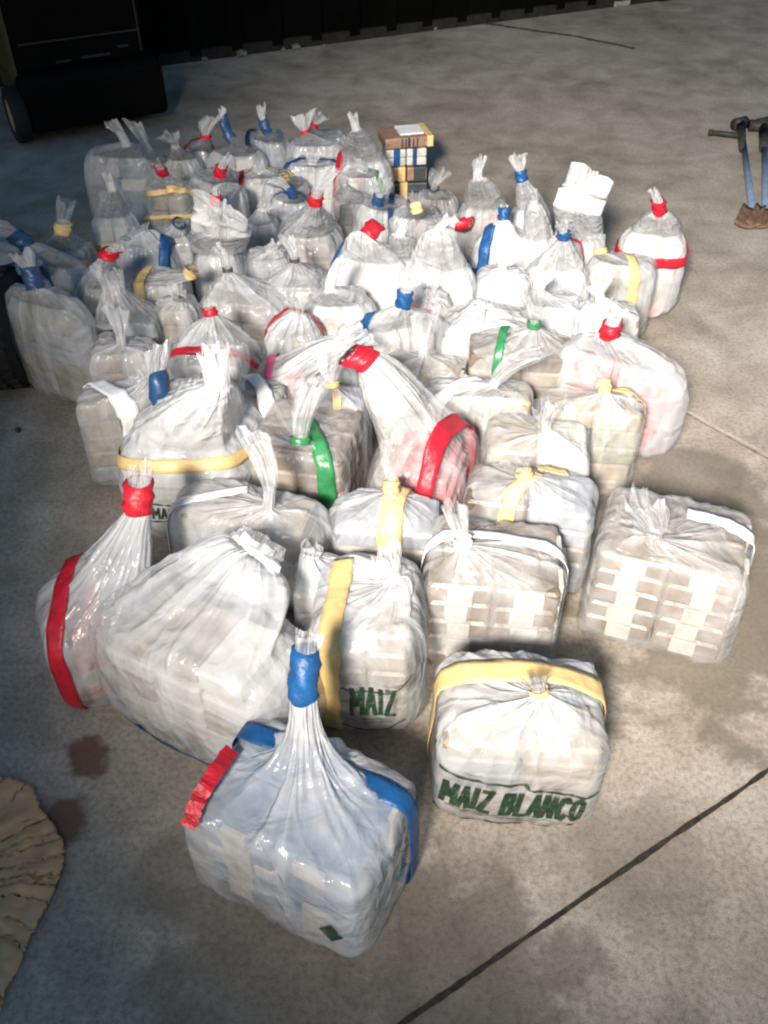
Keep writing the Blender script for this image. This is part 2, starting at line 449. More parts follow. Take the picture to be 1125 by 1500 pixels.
def letters(txt, hgt, sx, shear=.2, wd=.010, ox=0, oy=0, slope=0.0):
    """condensed block capitals drawn as broad strokes"""
    vs, fs, x0 = [], [], 0.0
    for ch in txt:
        for st in GL[ch]:
            P_ = [(ox + (x0 + x_ + y_ * shear) * hgt * sx, oy + y_ * hgt + slope * (x0 + x_) * hgt * sx) for (x_, y_) in st]
            for k in range(len(P_) - 1):
                (xa, ya), (xb, yb) = P_[k], P_[k + 1]; l_ = math.hypot(xb - xa, yb - ya); e = wd * .3 / l_
                pv, pf = line([(xa - (xb - xa) * e, ya - (yb - ya) * e), (xb + (xb - xa) * e, yb + (yb - ya) * e)], wd, 0)
                b_ = len(vs); vs += pv; fs += [tuple(b_ + i for i in f) for f in pf]
        x0 += GW.get(ch, .62) + .34
    return vs, fs
def line(pts, wd, rough=.35):
    q = []
    for k in range(len(pts) - 1):
        (x0, y0), (x1, y1) = pts[k], pts[k + 1]; c = max(1, int(math.hypot(x1 - x0, y1 - y0) / .008))
        q += [(x0 + (x1 - x0) * i / c, y0 + (y1 - y0) * i / c) for i in range(c)]
    q.append(pts[-1]); pv, pf = [], []
    for k, (a_, b_) in enumerate(q):
        p0, p1 = q[max(0, k - 1)], q[min(len(q) - 1, k + 1)]
        dx, dy = p1[0] - p0[0], p1[1] - p0[1]; l_ = math.hypot(dx, dy) + 1e-9
        w_ = wd * (1 + rough * math.sin(k * 1.7))
        pv += [(a_ - dy / l_ * w_ / 2, b_ + dx / l_ * w_ / 2), (a_ + dy / l_ * w_ / 2, b_ - dx / l_ * w_ / 2)]
        if k: pf.append((2 * k - 2, 2 * k - 1, 2 * k + 1, 2 * k))
    return pv, pf

# ------------------------------------------------------------------ the bags, front row first
FULL = (-70, 250)
b1 = bag('nearest bag, with a thick blue taped neck and blue and red tape strips', None, (443, 1024, .37), (447, 948, .465), 'blue',
    ground=(-.132, .762, .33, .235), yaw=-26, h=.25, wrap=('blue', 'white'), patches=2, tl=.8, nr=.0165, tr=.022, p=2.0, q=2.7, folds=24, famp=.017, m=8, n=9,
    belts=[('blue', 0, .062, (-50, 200), .038, .5, 0, .006)], seed=3, rag=.008)
b2 = bag('maize sack print bag at the front right with a cream tape across its top', (632, 900, 945, 1218), (790, 1016, .29), (783, 978, .335), 'yellow',
    yaw=-4, h=.25, wrap=('tan', 'grey'), tl=.25, nr=.011, tr=.024, q=1.1, folds=24, famp=.013, n=7, belts=[('yellow', 0, .035, FULL, .05, .5)], seed=5, td=(-.1, .2), dens=.02)
b3 = bag('big floppy white bag with no neck tape, on the left behind the nearest bag', (112, 470, 805, 1165), (372, 812, .36), (386, 790, .385), None,
    yaw=-28, h=.31, n=3, m=3, film='milk', top=(.06, .018), tr=.75, p=.6, q=1.0, wrap=('white', 'tan'), folds=22, famp=.012, seed=8, rag=.002,
    belts=[('blue', 0, .0, (0, 360), .03, .12, 88)])
b4 = bag('leaning bag left of the big floppy one, with red neck and upright red tape', (52, 262, 800, 1050), (203, 748, .40), (200, 702, .47), 'red',
    yaw=28, h=.24, n=3.6, m=4, wrap=('pink', 'white'), tl=.72, nr=.020, tr=.026, p=1.1, q=1.2, folds=20, seed=12, belts=[('red', 62, .055, FULL, .035, .5)])
b5 = bag('rounded bag with green MAIZ print and one long cream tape running down its front', (462, 614, 815, 1070), (575, 850, .29), (560, 822, .33), None,
    yaw=-4, h=.27, n=3.6, m=5, wrap=('tan', 'white'), tl=.3, nr=.02, tr=.05, q=1, p=.7, famp=.008, seed=14, belts=[('yellow', 88, .062, (60, 265), .042, .5)])
b6 = bag('square bag with white knot and white tape across, right behind the maize print bag', (612, 832, 745, 1000), (680, 800, .31), (668, 752, .38), 'white',
    yaw=-6, h=.27, n=7, wrap=('brown', 'brown'), patches=2, tl=.28, nr=.012, tr=.03, q=1.1, film='clear', famp=.012, belts=[('white', 0, .01, FULL, .03, .5)], seed=16)
b7 = bag('square bag standing alone at the right, brown bricks with white labels showing through', None, (958, 786, .31), (970, 745, .37), None,
    ground=(.622, 1.375, .315, .25), yaw=-19, h=.262, n=9, m=10, wrap=('brown', 'brown'), patches=2, film='clear', tl=.15, nr=.014, tr=.06, q=1.0, seed=18,
    belts=[('white', 0, .03, (-20, 85), .042, .5)], rag=.03)
b5b = bag('low white bag wedged beside the big floppy bag with dark slits in its film', (425, 520, 806, 985), (455, 815, .26), (458, 800, .28), None,
    yaw=-2, h=.24, n=6, wrap=('grey', 'white'), tl=.3, nr=.02, tr=.03, q=1, famp=.006, seed=150)
b8 = bag('bag with a wide printed cream tape down its front face and a cream knot', (482, 650, 712, 905), (573, 722, .30), (572, 655, .40), 'yellow',
    yaw=-5, h=.26, n=6, wrap=('grey', 'tan'), tl=.28, nr=.011, tr=.036, q=1, belts=[('yellow', 85, -.015, (50, 255), .05, .5)], seed=20, film='clear')
b9 = bag('bag with a cream bow knot and cream tape slanting down to the left', (665, 880, 668, 880), (770, 700, .30), (762, 668, .35), 'yellow',
    yaw=-12, h=.26, wrap=('brown', 'grey'), tl=.35, nr=.012, tr=.04, q=1.1, film='clear', famp=.012, belts=[('yellow', 60, -.0, (85, 250), .032, .5), ('yellow', 10, .04, (60, 85), .03, .5)], seed=22)
b10 = bag('low white bag with tall pinched neck and thin white tape, behind the floppy bag', (252, 482, 700, 905), (392, 742, .29), (412, 662, .42), None,
    yaw=-14, h=.25, n=3.6, m=5, wrap=('tan', 'grey'), tl=.3, nr=.012, tr=.045, q=1.2, seed=24, belts=[('white', 18, .02, (90, 240), .026, .5)])
b11 = bag('tall bag peaked at the top with a cream tape and green print across its foot', (180, 385, 560, 795), (318, 565, .46), (316, 524, .53), None,
    yaw=-4, h=.27, n=4, m=4, film='dense', wrap=('white', 'olive'), tl=.6, nr=.026, tr=.03, flat=.5, p=1, q=.9, folds=26, famp=.013, seed=26,
    belts=[('yellow', 10, .0, (-5, 185), .03, .72, -72)])
b12 = bag('bag of brown bricks with green tape tied round its knot and down its right side', (350, 542, 572, 800), (440, 650, .29), (438, 560, .42), 'green',
    yaw=-12, h=.26, wrap=('brown', 'tan'), tl=.12, nr=.016, tr=.04, film='clear', q=1.1, belts=[('green', -58, .0, (-60, 95), .04, .5)], seed=28, famp=.009)
b13 = bag('tall leaning bag with red tip, wide red tape and pink wrapping at its right', (545, 697, 600, 830), (540, 530, .50), (521, 512, .53), 'red',
    yaw=-16, h=.27, n=3.4, m=4, film='clear', wrap=('pink', 'pink'), tl=.95, nr=.022, tr=.022, p=.75, q=1.0, folds=20, famp=.014, seed=30,
    belts=[('red', 80, -.055, FULL, .038, .5)], rag=.002)
b14 = bag('square bag of pale bricks with a frayed knot, right of the tall leaning bag', (698, 870, 600, 790), (800, 632, .30), (795, 592, .36), None,
    yaw=-8, h=.26, n=7, wrap=('tan', 'white'), tl=.25, nr=.012, tr=.045, film='clear', q=1.1, seed=32, rag=.02)
b15 = bag('upright bag at the right with radiating folds under a small cream knot', (775, 950, 562, 735), (886, 575, .31), (890, 535, .37), 'yellow',
    yaw=-6, h=.28, n=6, wrap=('tan', 'olive'), tl=.5, nr=.010, tr=.03, film='clear', q=1.3, p=1.2, famp=.013, folds=28, seed=34, belts=[('yellow', 0, .02, (20, 75), .026, .5)])
b16 = bag('humped bag with a straight red neck tape at the right edge of the pile', (826, 988, 510, 655), (893, 492, .37), (893, 462, .43), 'red',
    yaw=-30, h=.28, n=4, m=4, wrap=('pink', 'white'), tl=.62, nr=.018, tr=.02, p=.8, q=1.0, seed=36, folds=24)
b17 = bag('square bag at the left edge with ribbed pale sides and a broad white tape', (106, 262, 552, 715), (212, 560, .285), (205, 548, .30), None,
    yaw=8, h=.27, n=7, m=8, wrap=('tan', 'grey'), tl=.3, nr=.02, tr=.03, q=1, famp=.006, seed=38, belts=[('white', 130, .02, (20, 150), .045, .5)])
b18 = bag('small low bag with a slanting dark blue neck, beside the ribbed square bag', (170, 320, 592, 775), (242, 605, .31), (210, 532, .38), 'navy',
    yaw=-5, h=.24, n=5, wrap=('white', 'olive'), tl=.62, nr=.017, tr=.036, q=1.1, seed=40, belts=[('blue', 60, 0, (80, 115), .03, .5)])
b19 = bag('bag with a broad white tape slanting across the top, left of the green taped bag', (330, 432, 552, 700), (350, 572, .30), (352, 505, .40), None,
    yaw=-8, h=.26, wrap=('olive', 'tan'), tl=.2, nr=.014, tr=.05, film='clear', q=1.1, seed=42, belts=[('white', 125, -.0, (30, 150), .04, .5)])
b20 = bag('flat topped bag with a tall clear tuft, in front of the cream taped dark bag', (126, 252, 490, 640), (178, 506, .29), (176, 455, .38), None,
    yaw=4, h=.26, n=7, wrap=('tan', 'grey'), tl=.3, nr=.012, tr=.04, q=1, seed=44)
b21 = bag('round topped bag with a red arc of tape and a small red knot', (250, 384, 480, 650), (310, 462, .36), (306, 445, .39), 'red',
    yaw=-4, h=.27, n=4, m=4, wrap=('olive', 'white'), tl=.6, nr=.012, tr=.016, film='clear', p=.9, q=1, seed=46, belts=[('red', 0, .03, (5, 175), .022, .5, -35)], folds=16)
b22 = bag('long pale bag with a faded pink tape, lying behind the green taped bag', (378, 522, 508, 670), (500, 505, .33), (522, 478, .38), None,
    yaw=14, h=.24, n=3.4, m=4, wrap=('pink', 'dark'), tl=.3, nr=.03, tr=.05, p=.8, q=1, seed=48, belts=[('pink', 70, .09, (60, 250), .022, .5)], film='milk')
b23 = bag('bag of grey bricks with a thin cream tape twisting from its knot', (425, 542, 570, 700), (487, 568, .31), (478, 515, .39), 'yellow',
    yaw=-8, h=.26, wrap=('grey', 'tan'), tl=.15, nr=.012, tr=.05, film='clear', q=1.1, seed=50, belts=[('yellow', -60, .0, (-50, 92), .02, .5)])
b24 = bag('square bag of small bricks with white wrapping, left of the fan tufted bag', (548, 685, 512, 665), (622, 522, .30), (612, 470, .39), None,
    yaw=-10, h=.26, wrap=('tan', 'grey'), patches=2, tl=.2, nr=.013, tr=.05, film='clear', q=1.1, seed=52)
b25 = bag('bag with a straight blue neck tape and a blue tape end on its left', (520, 650, 455, 600), (590, 450, .36), (602, 402, .45), 'blue',
    yaw=14, h=.26, n=3.8, m=4, wrap=('white', 'blue'), tl=.5, nr=.015, tr=.022, p=.9, q=1.1, seed=54, belts=[('blue', 40, .05, (95, 160), .035, .5)], folds=22)
b26 = bag('bag with a wide crisp fan of film above its knot and a white strip across', (612, 785, 548, 705), (722, 566, .31), (760, 495, .43), None,
    yaw=-4, h=.26, wrap=('tan', 'white'), tl=.1, nr=.012, tr=.06, flat=.3, q=1.1, seed=56, belts=[('white', 22, -.01, (90, 250), .03, .5)], famp=.013)
b27 = bag('bag of brown bricks with a green tape at its left and tiny green knot', (674, 852, 478, 640), (782, 480, .31), (788, 425, .42), 'green',
    yaw=-6, h=.26, wrap=('brown', 'tan'), tl=.18, nr=.012, tr=.05, flat=.35, film='clear', q=1.1, seed=58, belts=[('green', 80, .055, (60, 250), .024, .5)])
b28 = bag('white bag with a pointed film end hanging in front, right of the blue necked bag', (636, 792, 440, 600), (706, 450, .30), (690, 480, .25), None,
    yaw=-6, h=.24, wrap=('white', 'tan'), tl=.1, nr=.012, tr=.035, flat=.3, q=1.1, seed=60, film='dense')
b29 = bag('dark filled bag framed by a cream tape along its top and left edge', (126, 256, 445, 590), (168, 428, .36), (162, 395, .42), None,
    yaw=4, h=.26, wrap=('dark', 'grey'), tl=.4, nr=.03, tr=.045, film='clear', p=1, q=1.2, seed=62, belts=[('yellow', 4, -.08, (0, 235), .028, .5)])
b30 = bag('tall narrow sack with a dark blue neck at the far left beside the black tyre', (42, 126, 440, 570), (52, 425, .40), (40, 372, .48), 'navy',
    yaw=-25, h=.33, n=3, m=3.2, wrap=('olive', 'grey'), tl=.6, nr=.016, tr=.035, p=.9, q=1, seed=64, film='milk', folds=24, famp=.012)
b31 = bag('blue tinted bag under a broad navy tape at the far left edge', (-20, 96, 392, 520), (40, 395, .32), (62, 380, .36), 'navy',
    yaw=6, h=.25, n=3.6, m=4, film='blue', wrap=('dark', 'blue'), tl=.1, nr=.02, tr=.04, q=1, seed=66, belts=[('navy', 0, 0, FULL, .035, .5), ('navy', 90, .03, (20, 250), .03, .5)])
b31b = bag('bag with a navy neck pointing up left, trailing down beside the blue tinted bag', (30, 112, 372, 480), (42, 362, .40), (10, 325, .47), 'navy',
    yaw=-30, h=.26, n=3.4, m=4, film='milk', wrap=('blue', 'grey'), tl=.6, nr=.018, tr=.03, q=1, p=.9, seed=67)
b32 = bag('low bag with a cream knot and flat cream tape near the left edge', (48, 160, 345, 470), (92, 342, .33), (90, 305, .41), 'yellow',
    yaw=-4, h=.24, n=5, wrap=('grey', 'olive'), tl=.4, nr=.018, tr=.042, film='clear', q=1.1, seed=68, belts=[('yellow', 0, .0, (5, 175), .026, .7, -60)])
b33 = bag('cone shaped bag with a single red knot, right of the low cream taped bag', (106, 206, 395, 530), (158, 378, .38), (158, 358, .42), 'red',
    yaw=-4, h=.25, n=3, m=3.2, wrap=('grey', 'olive'), tl=.75, nr=.020, tr=.022, p=1.1, q=1, seed=70, film='milk')
b34 = bag('round bluish bag with a blue tape over its right shoulder', (164, 272, 338, 470), (206, 345, .29), (200, 335, .31), None,
    yaw=0, h=.26, n=3, m=3, wrap=('blue', 'grey'), tl=.3, nr=.03, tr=.04, p=.6, q=1, seed=72, belts=[('blue', 80, -.085, FULL, .032, .5)], film='milk')
b35 = bag('bag whose empty flat top stands up like a square white sheet', (285, 370, 345, 485), (324, 340, .40), (322, 303, .50), None,
    yaw=-3, h=.26, n=3.6, m=4, film='dense', top=(.088, .016), tr=1.02, p=.8, q=.8, wrap=('white', 'dark'), folds=14, famp=.008, seed=74, rag=.006)
b36 = bag('bag with a cream tape hanging straight down from its pinched knot', (196, 292, 395, 535), (278, 405, .31), (285, 378, .37), 'yellow',
    yaw=-4, h=.26, n=4, wrap=('tan', 'grey'), tl=.6, nr=.013, tr=.03, seed=76, belts=[('yellow', 92, .05, (60, 250), .030, .5)], film='milk')
b37 = bag('low white bag with folds radiating like a star from a small dark knot', (294, 428, 408, 545), (334, 398, .34), (330, 362, .41), 'dark',
    yaw=-14, h=.22, n=4, m=4, wrap=('tan', 'olive'), tl=.08, nr=.009, tr=.03, q=1.2, p=1.1, seed=78, folds=28, famp=.014)
b38 = bag('smaller star folded bag with a dark knot, right of its larger twin', (388, 482, 388, 520), (432, 384, .33), (428, 350, .40), 'dark',
    yaw=-4, h=.23, n=4, m=4, wrap=('tan', 'grey'), tl=.08, nr=.009, tr=.028, q=1.2, p=1.1, seed=80, folds=26, famp=.013)
b39 = bag('cone shaped clear bag rising to a straight red tape and tall tuft', (408, 496, 315, 450), (462, 298, .42), (462, 248, .54), 'red',
    yaw=0, h=.25, n=3.2, m=3.4, wrap=('tan', 'pink'), tl=.28, nr=.015, tr=.024, p=1.2, q=1.1, seed=82, folds=26, famp=.013)
b40 = bag('squat grey bag tucked left of the cone shaped clear bag', (362, 430, 368, 480), (398, 368, .28), (396, 358, .30), None,
    yaw=3, h=.25, n=3.4, m=3.6, wrap=('grey', 'tan'), tl=.3, nr=.02, tr=.03, q=1, p=.7, seed=84, film='milk')
b41 = bag('big round bag with a tilted red neck and blue tape on its left edge', (486, 600, 360, 520), (538, 346, .42), (553, 322, .46), 'red',
    yaw=-20, h=.31, n=2.8, m=2.8, wrap=('white', 'pink'), tl=.9, nr=.018, tr=.018, p=.6, q=1, seed=86, belts=[('blue', 62, .085, FULL, .022, .5)], film='dense', rag=.003)
b42 = bag('tall puffed white bag, the largest in the middle, with soft vertical folds', (596, 692, 385, 515), (642, 340, .47), (646, 318, .50), None,
    yaw=-4, h=.30, n=2.8, m=3, wrap=('white', 'tan'), tl=.5, nr=.014, tr=.022, p=.55, q=.9, seed=88, film='dense', folds=18, famp=.015)
b42b = bag('tall puffed white bag leaning on the largest middle one from the left', (562, 632, 365, 500), (586, 345, .43), (592, 325, .47), None,
    yaw=6, h=.28, n=2.8, m=3, wrap=('white', 'grey'), tl=.5, nr=.014, tr=.022, p=.55, q=.9, seed=89, film='dense', folds=16, famp=.014)
b43 = bag('low pinkish bag peeping out below the largest middle bag', (590, 662, 425, 560), (628, 430, .27), (632, 424, .29), None,
    yaw=0, h=.24, n=3, m=3, wrap=('pink', 'pink'), tl=.3, nr=.02, tr=.03, q=1, p=.7, seed=90, film='milk')
b44 = bag('low bag crossed by a short red tape, beside a dark blue tape', (394, 470, 462, 600), (436, 458, .30), (440, 440, .34), None,
    yaw=6, h=.24, n=3.6, m=4, wrap=('tan', 'dark'), tl=.3, nr=.016, tr=.035, q=1, p=.8, seed=92, belts=[('red', 0, .01, (40, 150), .022, .5), ('navy', 10, .07, (60, 200), .05, .5)])
b45 = bag('white bag with a crumpled crest of film in the middle of the pile', (450, 545, 428, 560), (484, 425, .36), (478, 392, .43), None,
    yaw=-6, h=.26, n=3.4, m=3.6, wrap=('white', 'tan'), tl=.5, nr=.014, tr=.022, q=1, p=.8, seed=94, film='dense', famp=.014)
b46 = bag('tall arched clear bag standing like a dome, behind the blue taped bags', (670, 742, 300, 420), (700, 262, .47), (696, 238, .52), None,
    yaw=-6, h=.30, n=2.8, m=3, wrap=('tan', 'pink'), tl=.5, nr=.014, tr=.022, p=.55, q=.9, seed=96, film='milk', folds=12)
b47 = bag('bag with a blue neck and a bright cut white tuft, at the back right', (742, 806, 300, 420), (765, 266, .42), (757, 226, .50), 'blue',
    yaw=-4, h=.28, n=3, m=3.4, wrap=('white', 'tan'), tl=.42, nr=.013, tr=.03, p=.9, q=1, seed=98, film='dense', belts=[('blue', 0, -.09, (40, 150), .015, .5)])
b48 = bag('white bag with a broad blue tape down its left side and a thin one below', (690, 772, 335, 470), (738, 322, .33), (738, 302, .37), 'blue',
    yaw=-10, h=.26, n=3.4, m=4, wrap=('white', 'tan'), tl=.9, nr=.013, tr=.014, p=.9, seed=100, film='dense', belts=[('blue', 78, .035, (60, 250), .038, .5), ('blue', -10, .0, (5, 175), .016, .5, -65)])
b48b = bag('tall white bag with a straight fold down its middle, beside the broad blue tape', (752, 812, 330, 470), (782, 300, .43), (782, 278, .48), None,
    yaw=-4, h=.28, n=3, m=3.2, wrap=('white', 'white'), tl=.5, nr=.014, tr=.022, flat=.5, p=.55, q=.9, seed=101, film='dense', folds=14)
b49 = bag('bag whose empty flat top leans right like a stiff white sheet, with a clear shadow', (800, 884, 335, 455), (846, 308, .40), (866, 252, .52), None,
    yaw=-8, h=.24, n=3.4, m=4, film='dense', top=(.075, .014), tr=1.0, p=.8, q=.8, wrap=('white', 'tan'), folds=12, famp=.007, seed=102, rag=.005)
b50 = bag('bag standing apart at the back right with a wide bright red tape round its middle', (897, 1004, 345, 448), (966, 312, .42), (968, 278, .50), 'red',
    yaw=-14, h=.30, n=3, m=3, wrap=('tan', 'pink'), tl=.6, nr=.014, tr=.014, p=.62, q=1, seed=104, film='dense', belts=[('red', 0, .0, (0, 360), .034, .72, 84)])
b51 = bag('peaked white bag with a small blue neck, in the brightest part of the pile', (764, 862, 378, 510), (826, 350, .40), (826, 322, .46), 'blue',
    yaw=-6, h=.26, n=3.2, m=3.4, wrap=('white', 'tan'), tl=.45, nr=.012, tr=.018, p=1, q=1, seed=106, film='dense', folds=26)
b51b = bag('white bag behind the peaked one with red tape ends showing on both sides', (785, 850, 348, 460), (818, 352, .28), (820, 345, .30), None,
    yaw=0, h=.25, n=3.4, m=4, wrap=('white', 'grey'), tl=.3, nr=.02, tr=.03, seed=107, film='dense', belts=[('red', 0, -.03, (10, 170), .016, .5)])
b52 = bag('bag with a pale cream tape running down its right side, above the right hand column', (852, 955, 372, 500), (880, 372, .32), (878, 345, .37), 'yellow',
    yaw=-14, h=.26, n=4, m=5, wrap=('tan', 'grey'), tl=.3, nr=.014, tr=.028, seed=108, belts=[('yellow', -58, .0, (-50, 95), .034, .5)], film='milk')
b53 = bag('washed out white bag above the red necked humped bag at the right edge', (832, 940, 442, 570), (880, 440, .30), (872, 415, .34), None,
    yaw=-8, h=.26, n=5, wrap=('tan', 'white'), tl=.3, nr=.014, tr=.04, seed=110, film='dense')
b54 = bag('bright bag with film gathered to a hanging point, left of the washed out bag', (762, 850, 428, 560), (790, 425, .33), (796, 400, .37), None,
    yaw=-4, h=.26, n=4, m=4, wrap=('white', 'tan'), tl=.3, nr=.014, tr=.04, seed=112, film='dense', folds=26)
b55 = bag('large flat bluish bag at the back left with film drawn up to a corner', (132, 236, 225, 330), (185, 212, .44), (176, 180, .52), None,
    yaw=-4, h=.29, n=3.4, m=4, wrap=('white', 'blue'), tl=.5, nr=.014, tr=.022, p=.7, q=1, seed=114, film='milk', folds=16)
b56 = bag('peaked bag with a cream tape round its foot, before the large bluish bag', (132, 216, 305, 425), (165, 280, .42), (160, 255, .47), None,
    yaw=-3, h=.26, n=3.2, m=3.4, wrap=('white', 'grey'), tl=.5, nr=.014, tr=.022, p=.9, q=1, seed=116, film='milk', belts=[('yellow', 8, .0, (5, 175), .024, .55, -72)])
b57 = bag('cone shaped clear bag with a rosette knot, in the back row left of the middle', (240, 305, 222, 320), (257, 214, .35), (256, 196, .40), None,
    yaw=0, h=.24, n=3, m=3, wrap=('olive', 'grey'), tl=.35, nr=.014, tr=.045, seed=118, film='milk', folds=22)
b57b = bag('small bag with a thin wispy tuft against the black cabinet', (212, 262, 228, 320), (216, 218, .34), (206, 192, .42), None,
    yaw=0, h=.23, n=3, m=3, wrap=('blue', 'grey'), tl=.3, nr=.014, tr=.034, seed=119, film='milk')
b58 = bag('back row bag with a crinkled tuft on a rusty tie and a bent red tape', (270, 322, 205, 305), (302, 202, .36), (298, 170, .44), 'red',
    yaw=0, h=.24, n=3.4, m=3.6, wrap=('grey', 'blue'), tl=.2, nr=.014, tr=.045, seed=120, belts=[('red', 20, -.03, (10, 200), .026, .5)], film='milk')
b59 = bag('pyramid shaped bag in the back row with a dark blue neck leaning left', (308, 390, 215, 310), (340, 205, .40), (316, 180, .45), 'navy',
    yaw=-4, h=.25, n=3, m=3, wrap=('grey', 'white'), tl=.8, nr=.013, tr=.012, seed=122, film='milk', folds=16)
b60 = bag('back row bag with slim navy neck, white cut tip and upright navy tape', (362, 422, 195, 290), (392, 194, .38), (377, 163, .46), 'navy',
    yaw=-6, h=.27, n=3, m=3.2, wrap=('blue', 'grey'), tl=.6, nr=.012, tr=.02, seed=124, film='milk', belts=[('navy', 85, .06, FULL, .024, .5)], p=.8)
b61 = bag('back row bag with two blurred red ties and spread tufts', (424, 500, 205, 300), (448, 196, .34), (440, 170, .40), 'red',
    yaw=0, h=.25, n=3.4, m=3.6, wrap=('white', 'blue'), tl=.2, nr=.013, tr=.05, seed=126, film='milk')
b61b = bag('bag behind the two blurred red ties with a frayed round tuft', (452, 505, 190, 280), (458, 186, .34), (468, 165, .39), 'red',
    yaw=0, h=.22, n=3.4, m=3.6, wrap=('white', 'grey'), tl=.3, nr=.013, tr=.05, seed=127, film='milk')
b62 = bag('tall pale bag leaning left beside the brick stack with a curved red tape', (500, 566, 235, 335), (522, 190, .48), (516, 168, .53), None,
    yaw=-10, h=.28, n=3, m=3, wrap=('grey', 'pink'), tl=.5, nr=.014, tr=.022, p=.8, q=.9, seed=128, film='milk', belts=[('red', 70, .075, (60, 250), .03, .5)])
b63 = bag('low bag crossed by one blue tape, in the second row from the back', (420, 505, 235, 330), (458, 240, .28), (458, 228, .31), None,
    yaw=4, h=.25, n=4, m=4, wrap=('white', 'blue'), tl=.3, nr=.018, tr=.03, seed=130, film='milk', belts=[('blue', 4, -.03, (10, 170), .026, .5)])
b64 = bag('bag with two thin cream tapes and red knot, beside the large bluish bag', (212, 295, 265, 375), (238, 255, .34), (238, 240, .38), 'red',
    yaw=-6, h=.26, n=3.4, m=3.6, wrap=('tan', 'olive'), tl=.7, nr=.014, tr=.016, seed=132, film='clear', belts=[('yellow', 15, .0, (20, 160), .02, .8, -55), ('yellow', 12, .0, (10, 165), .014, .5, -65)])
b65 = bag('slim bag topped by a red tape and white tip, third row from the back', (282, 352, 248, 350), (322, 258, .36), (322, 226, .44), 'red',
    yaw=4, h=.24, n=3.4, m=3.6, wrap=('grey', 'white'), tl=.5, nr=.014, tr=.016, seed=134, film='milk')
b66 = bag('upright bag with a slanting red tape just above the square white sheet', (316, 365, 280, 385), (316, 302, .36), (319, 278, .41), 'red',
    yaw=0, h=.30, n=3, m=3.4, wrap=('white', 'tan'), tl=.7, nr=.013, tr=.014, seed=136, film='dense', p=.7)
b67 = bag('long low bag with a cream strip and red end in the third back row', (352, 430, 252, 345), (382, 252, .28), (378, 244, .30), None,
    yaw=6, h=.24, n=3.6, m=4, wrap=('white', 'grey'), tl=.3, nr=.02, tr=.03, seed=138, film='milk', belts=[('yellow', 10, -.03, (20, 120), .016, .5), ('red', 90, .09, (-60, 240), .02, .5)])
b68 = bag('bag with a bright cream neck tape standing near the blue taped low bag', (388, 455, 262, 360), (417, 262, .33), (414, 238, .40), 'yellow',
    yaw=0, h=.24, n=3.4, m=3.6, wrap=('grey', 'blue'), tl=.6, nr=.014, tr=.018, seed=140, film='milk')
b68b = bag('bag with a navy neck tape and curled tuft, left of the tall red taped cone', (400, 455, 282, 385), (430, 288, .31), (425, 262, .38), 'navy',
    yaw=0, h=.24, n=3.4, m=3.6, wrap=('blue', 'grey'), tl=.6, nr=.012, tr=.024, seed=141, film='milk', belts=[('blue', 0, -.02, (20, 160), .014, .5)])
b69 = bag('bag with a dark patch showing through, right of the red taped cone', (490, 545, 285, 395), (505, 275, .36), (500, 258, .42), None,
    yaw=0, h=.26, n=3.2, m=3.4, wrap=('dark', 'tan'), tl=.5, nr=.014, tr=.022, seed=142, film='clear', p=.8)
b69b = bag('greenish tinged bag with a faint green tape, behind the dark patched bag', (496, 560, 248, 345), (530, 250, .29), (534, 242, .31), None,
    yaw=0, h=.24, n=3.4, m=3.6, wrap=('white', 'olive'), tl=.3, nr=.02, tr=.03, seed=143, film='milk', belts=[('green', 145, 0, (30, 150), .02, .5)])
b70 = bag('bag with a navy neck below a brushy tuft, in front of the brick stack', (528, 596, 290, 400), (553, 300, .33), (560, 262, .42), 'navy',
    yaw=0, h=.26, n=3.4, m=3.6, wrap=('white', 'grey'), tl=.4, nr=.013, tr=.035, seed=144, film='milk', belts=[('navy', 85, -.03, (60, 250), .018, .5)])
b71 = bag('small clear bag with a dark knot and spread tuft, right of the brick stack', (612, 668, 282, 375), (636, 278, .31), (634, 256, .37), 'dark',
    yaw=0, h=.23, n=3.2, m=3.2, wrap=('brown', 'grey'), tl=.15, nr=.010, tr=.036, seed=145, film='clear', folds=24)
b72 = bag('bag with a short tilted cream neck tape, right in front of the brick stack', (572, 640, 305, 410), (612, 312, .33), (604, 282, .39), 'yellow',
    yaw=0, h=.25, n=3.4, m=3.6, wrap=('tan', 'grey'), tl=.5, nr=.013, tr=.024, seed=146, film='clear')
b73 = bag('low bag with a red neck lying towards the right, behind the largest middle bag', (612, 680, 318, 425), (660, 326, .28), (684, 336, .27), 'red',
    yaw=-4, h=.25, n=3.4, m=3.6, wrap=('brown', 'tan'), tl=.9, nr=.016, tr=.017, seed=147, film='milk', rag=.003, td=(.4, 1.0))
b74 = bag('plain low bag filling the gap between the arc taped bag and the dark framed bag', (232, 300, 440, 560), (262, 440, .28), (262, 428, .31), None,
    yaw=0, h=.25, n=4, m=5, wrap=('tan', 'white'), tl=.3, nr=.018, tr=.035, seed=148)
b75 = bag('small blue bag below the navy taped ones at the far left', (2, 50, 448, 560), (22, 446, .26), (24, 438, .28), None,
    yaw=0, h=.24, n=4, m=5, wrap=('blue', 'dark'), tl=.3, nr=.018, tr=.03, seed=149, film='blue')
b76 = bag('pale bag left of the cone shaped bag, half hidden, with green print showing', (228, 300, 330, 450), (262, 328, .30), (264, 318, .33), 'navy',
    yaw=0, h=.24, n=4, m=5, wrap=('olive', 'white'), tl=.3, nr=.014, tr=.02, seed=151)
b77 = bag('pale lumpy bag right of the square white sheet, below the navy tapes', (360, 412, 312, 425), (384, 310, .30), (386, 300, .32), None,
    yaw=0, h=.24, n=3, m=3, wrap=('grey', 'white'), tl=.3, nr=.018, tr=.03, seed=152)
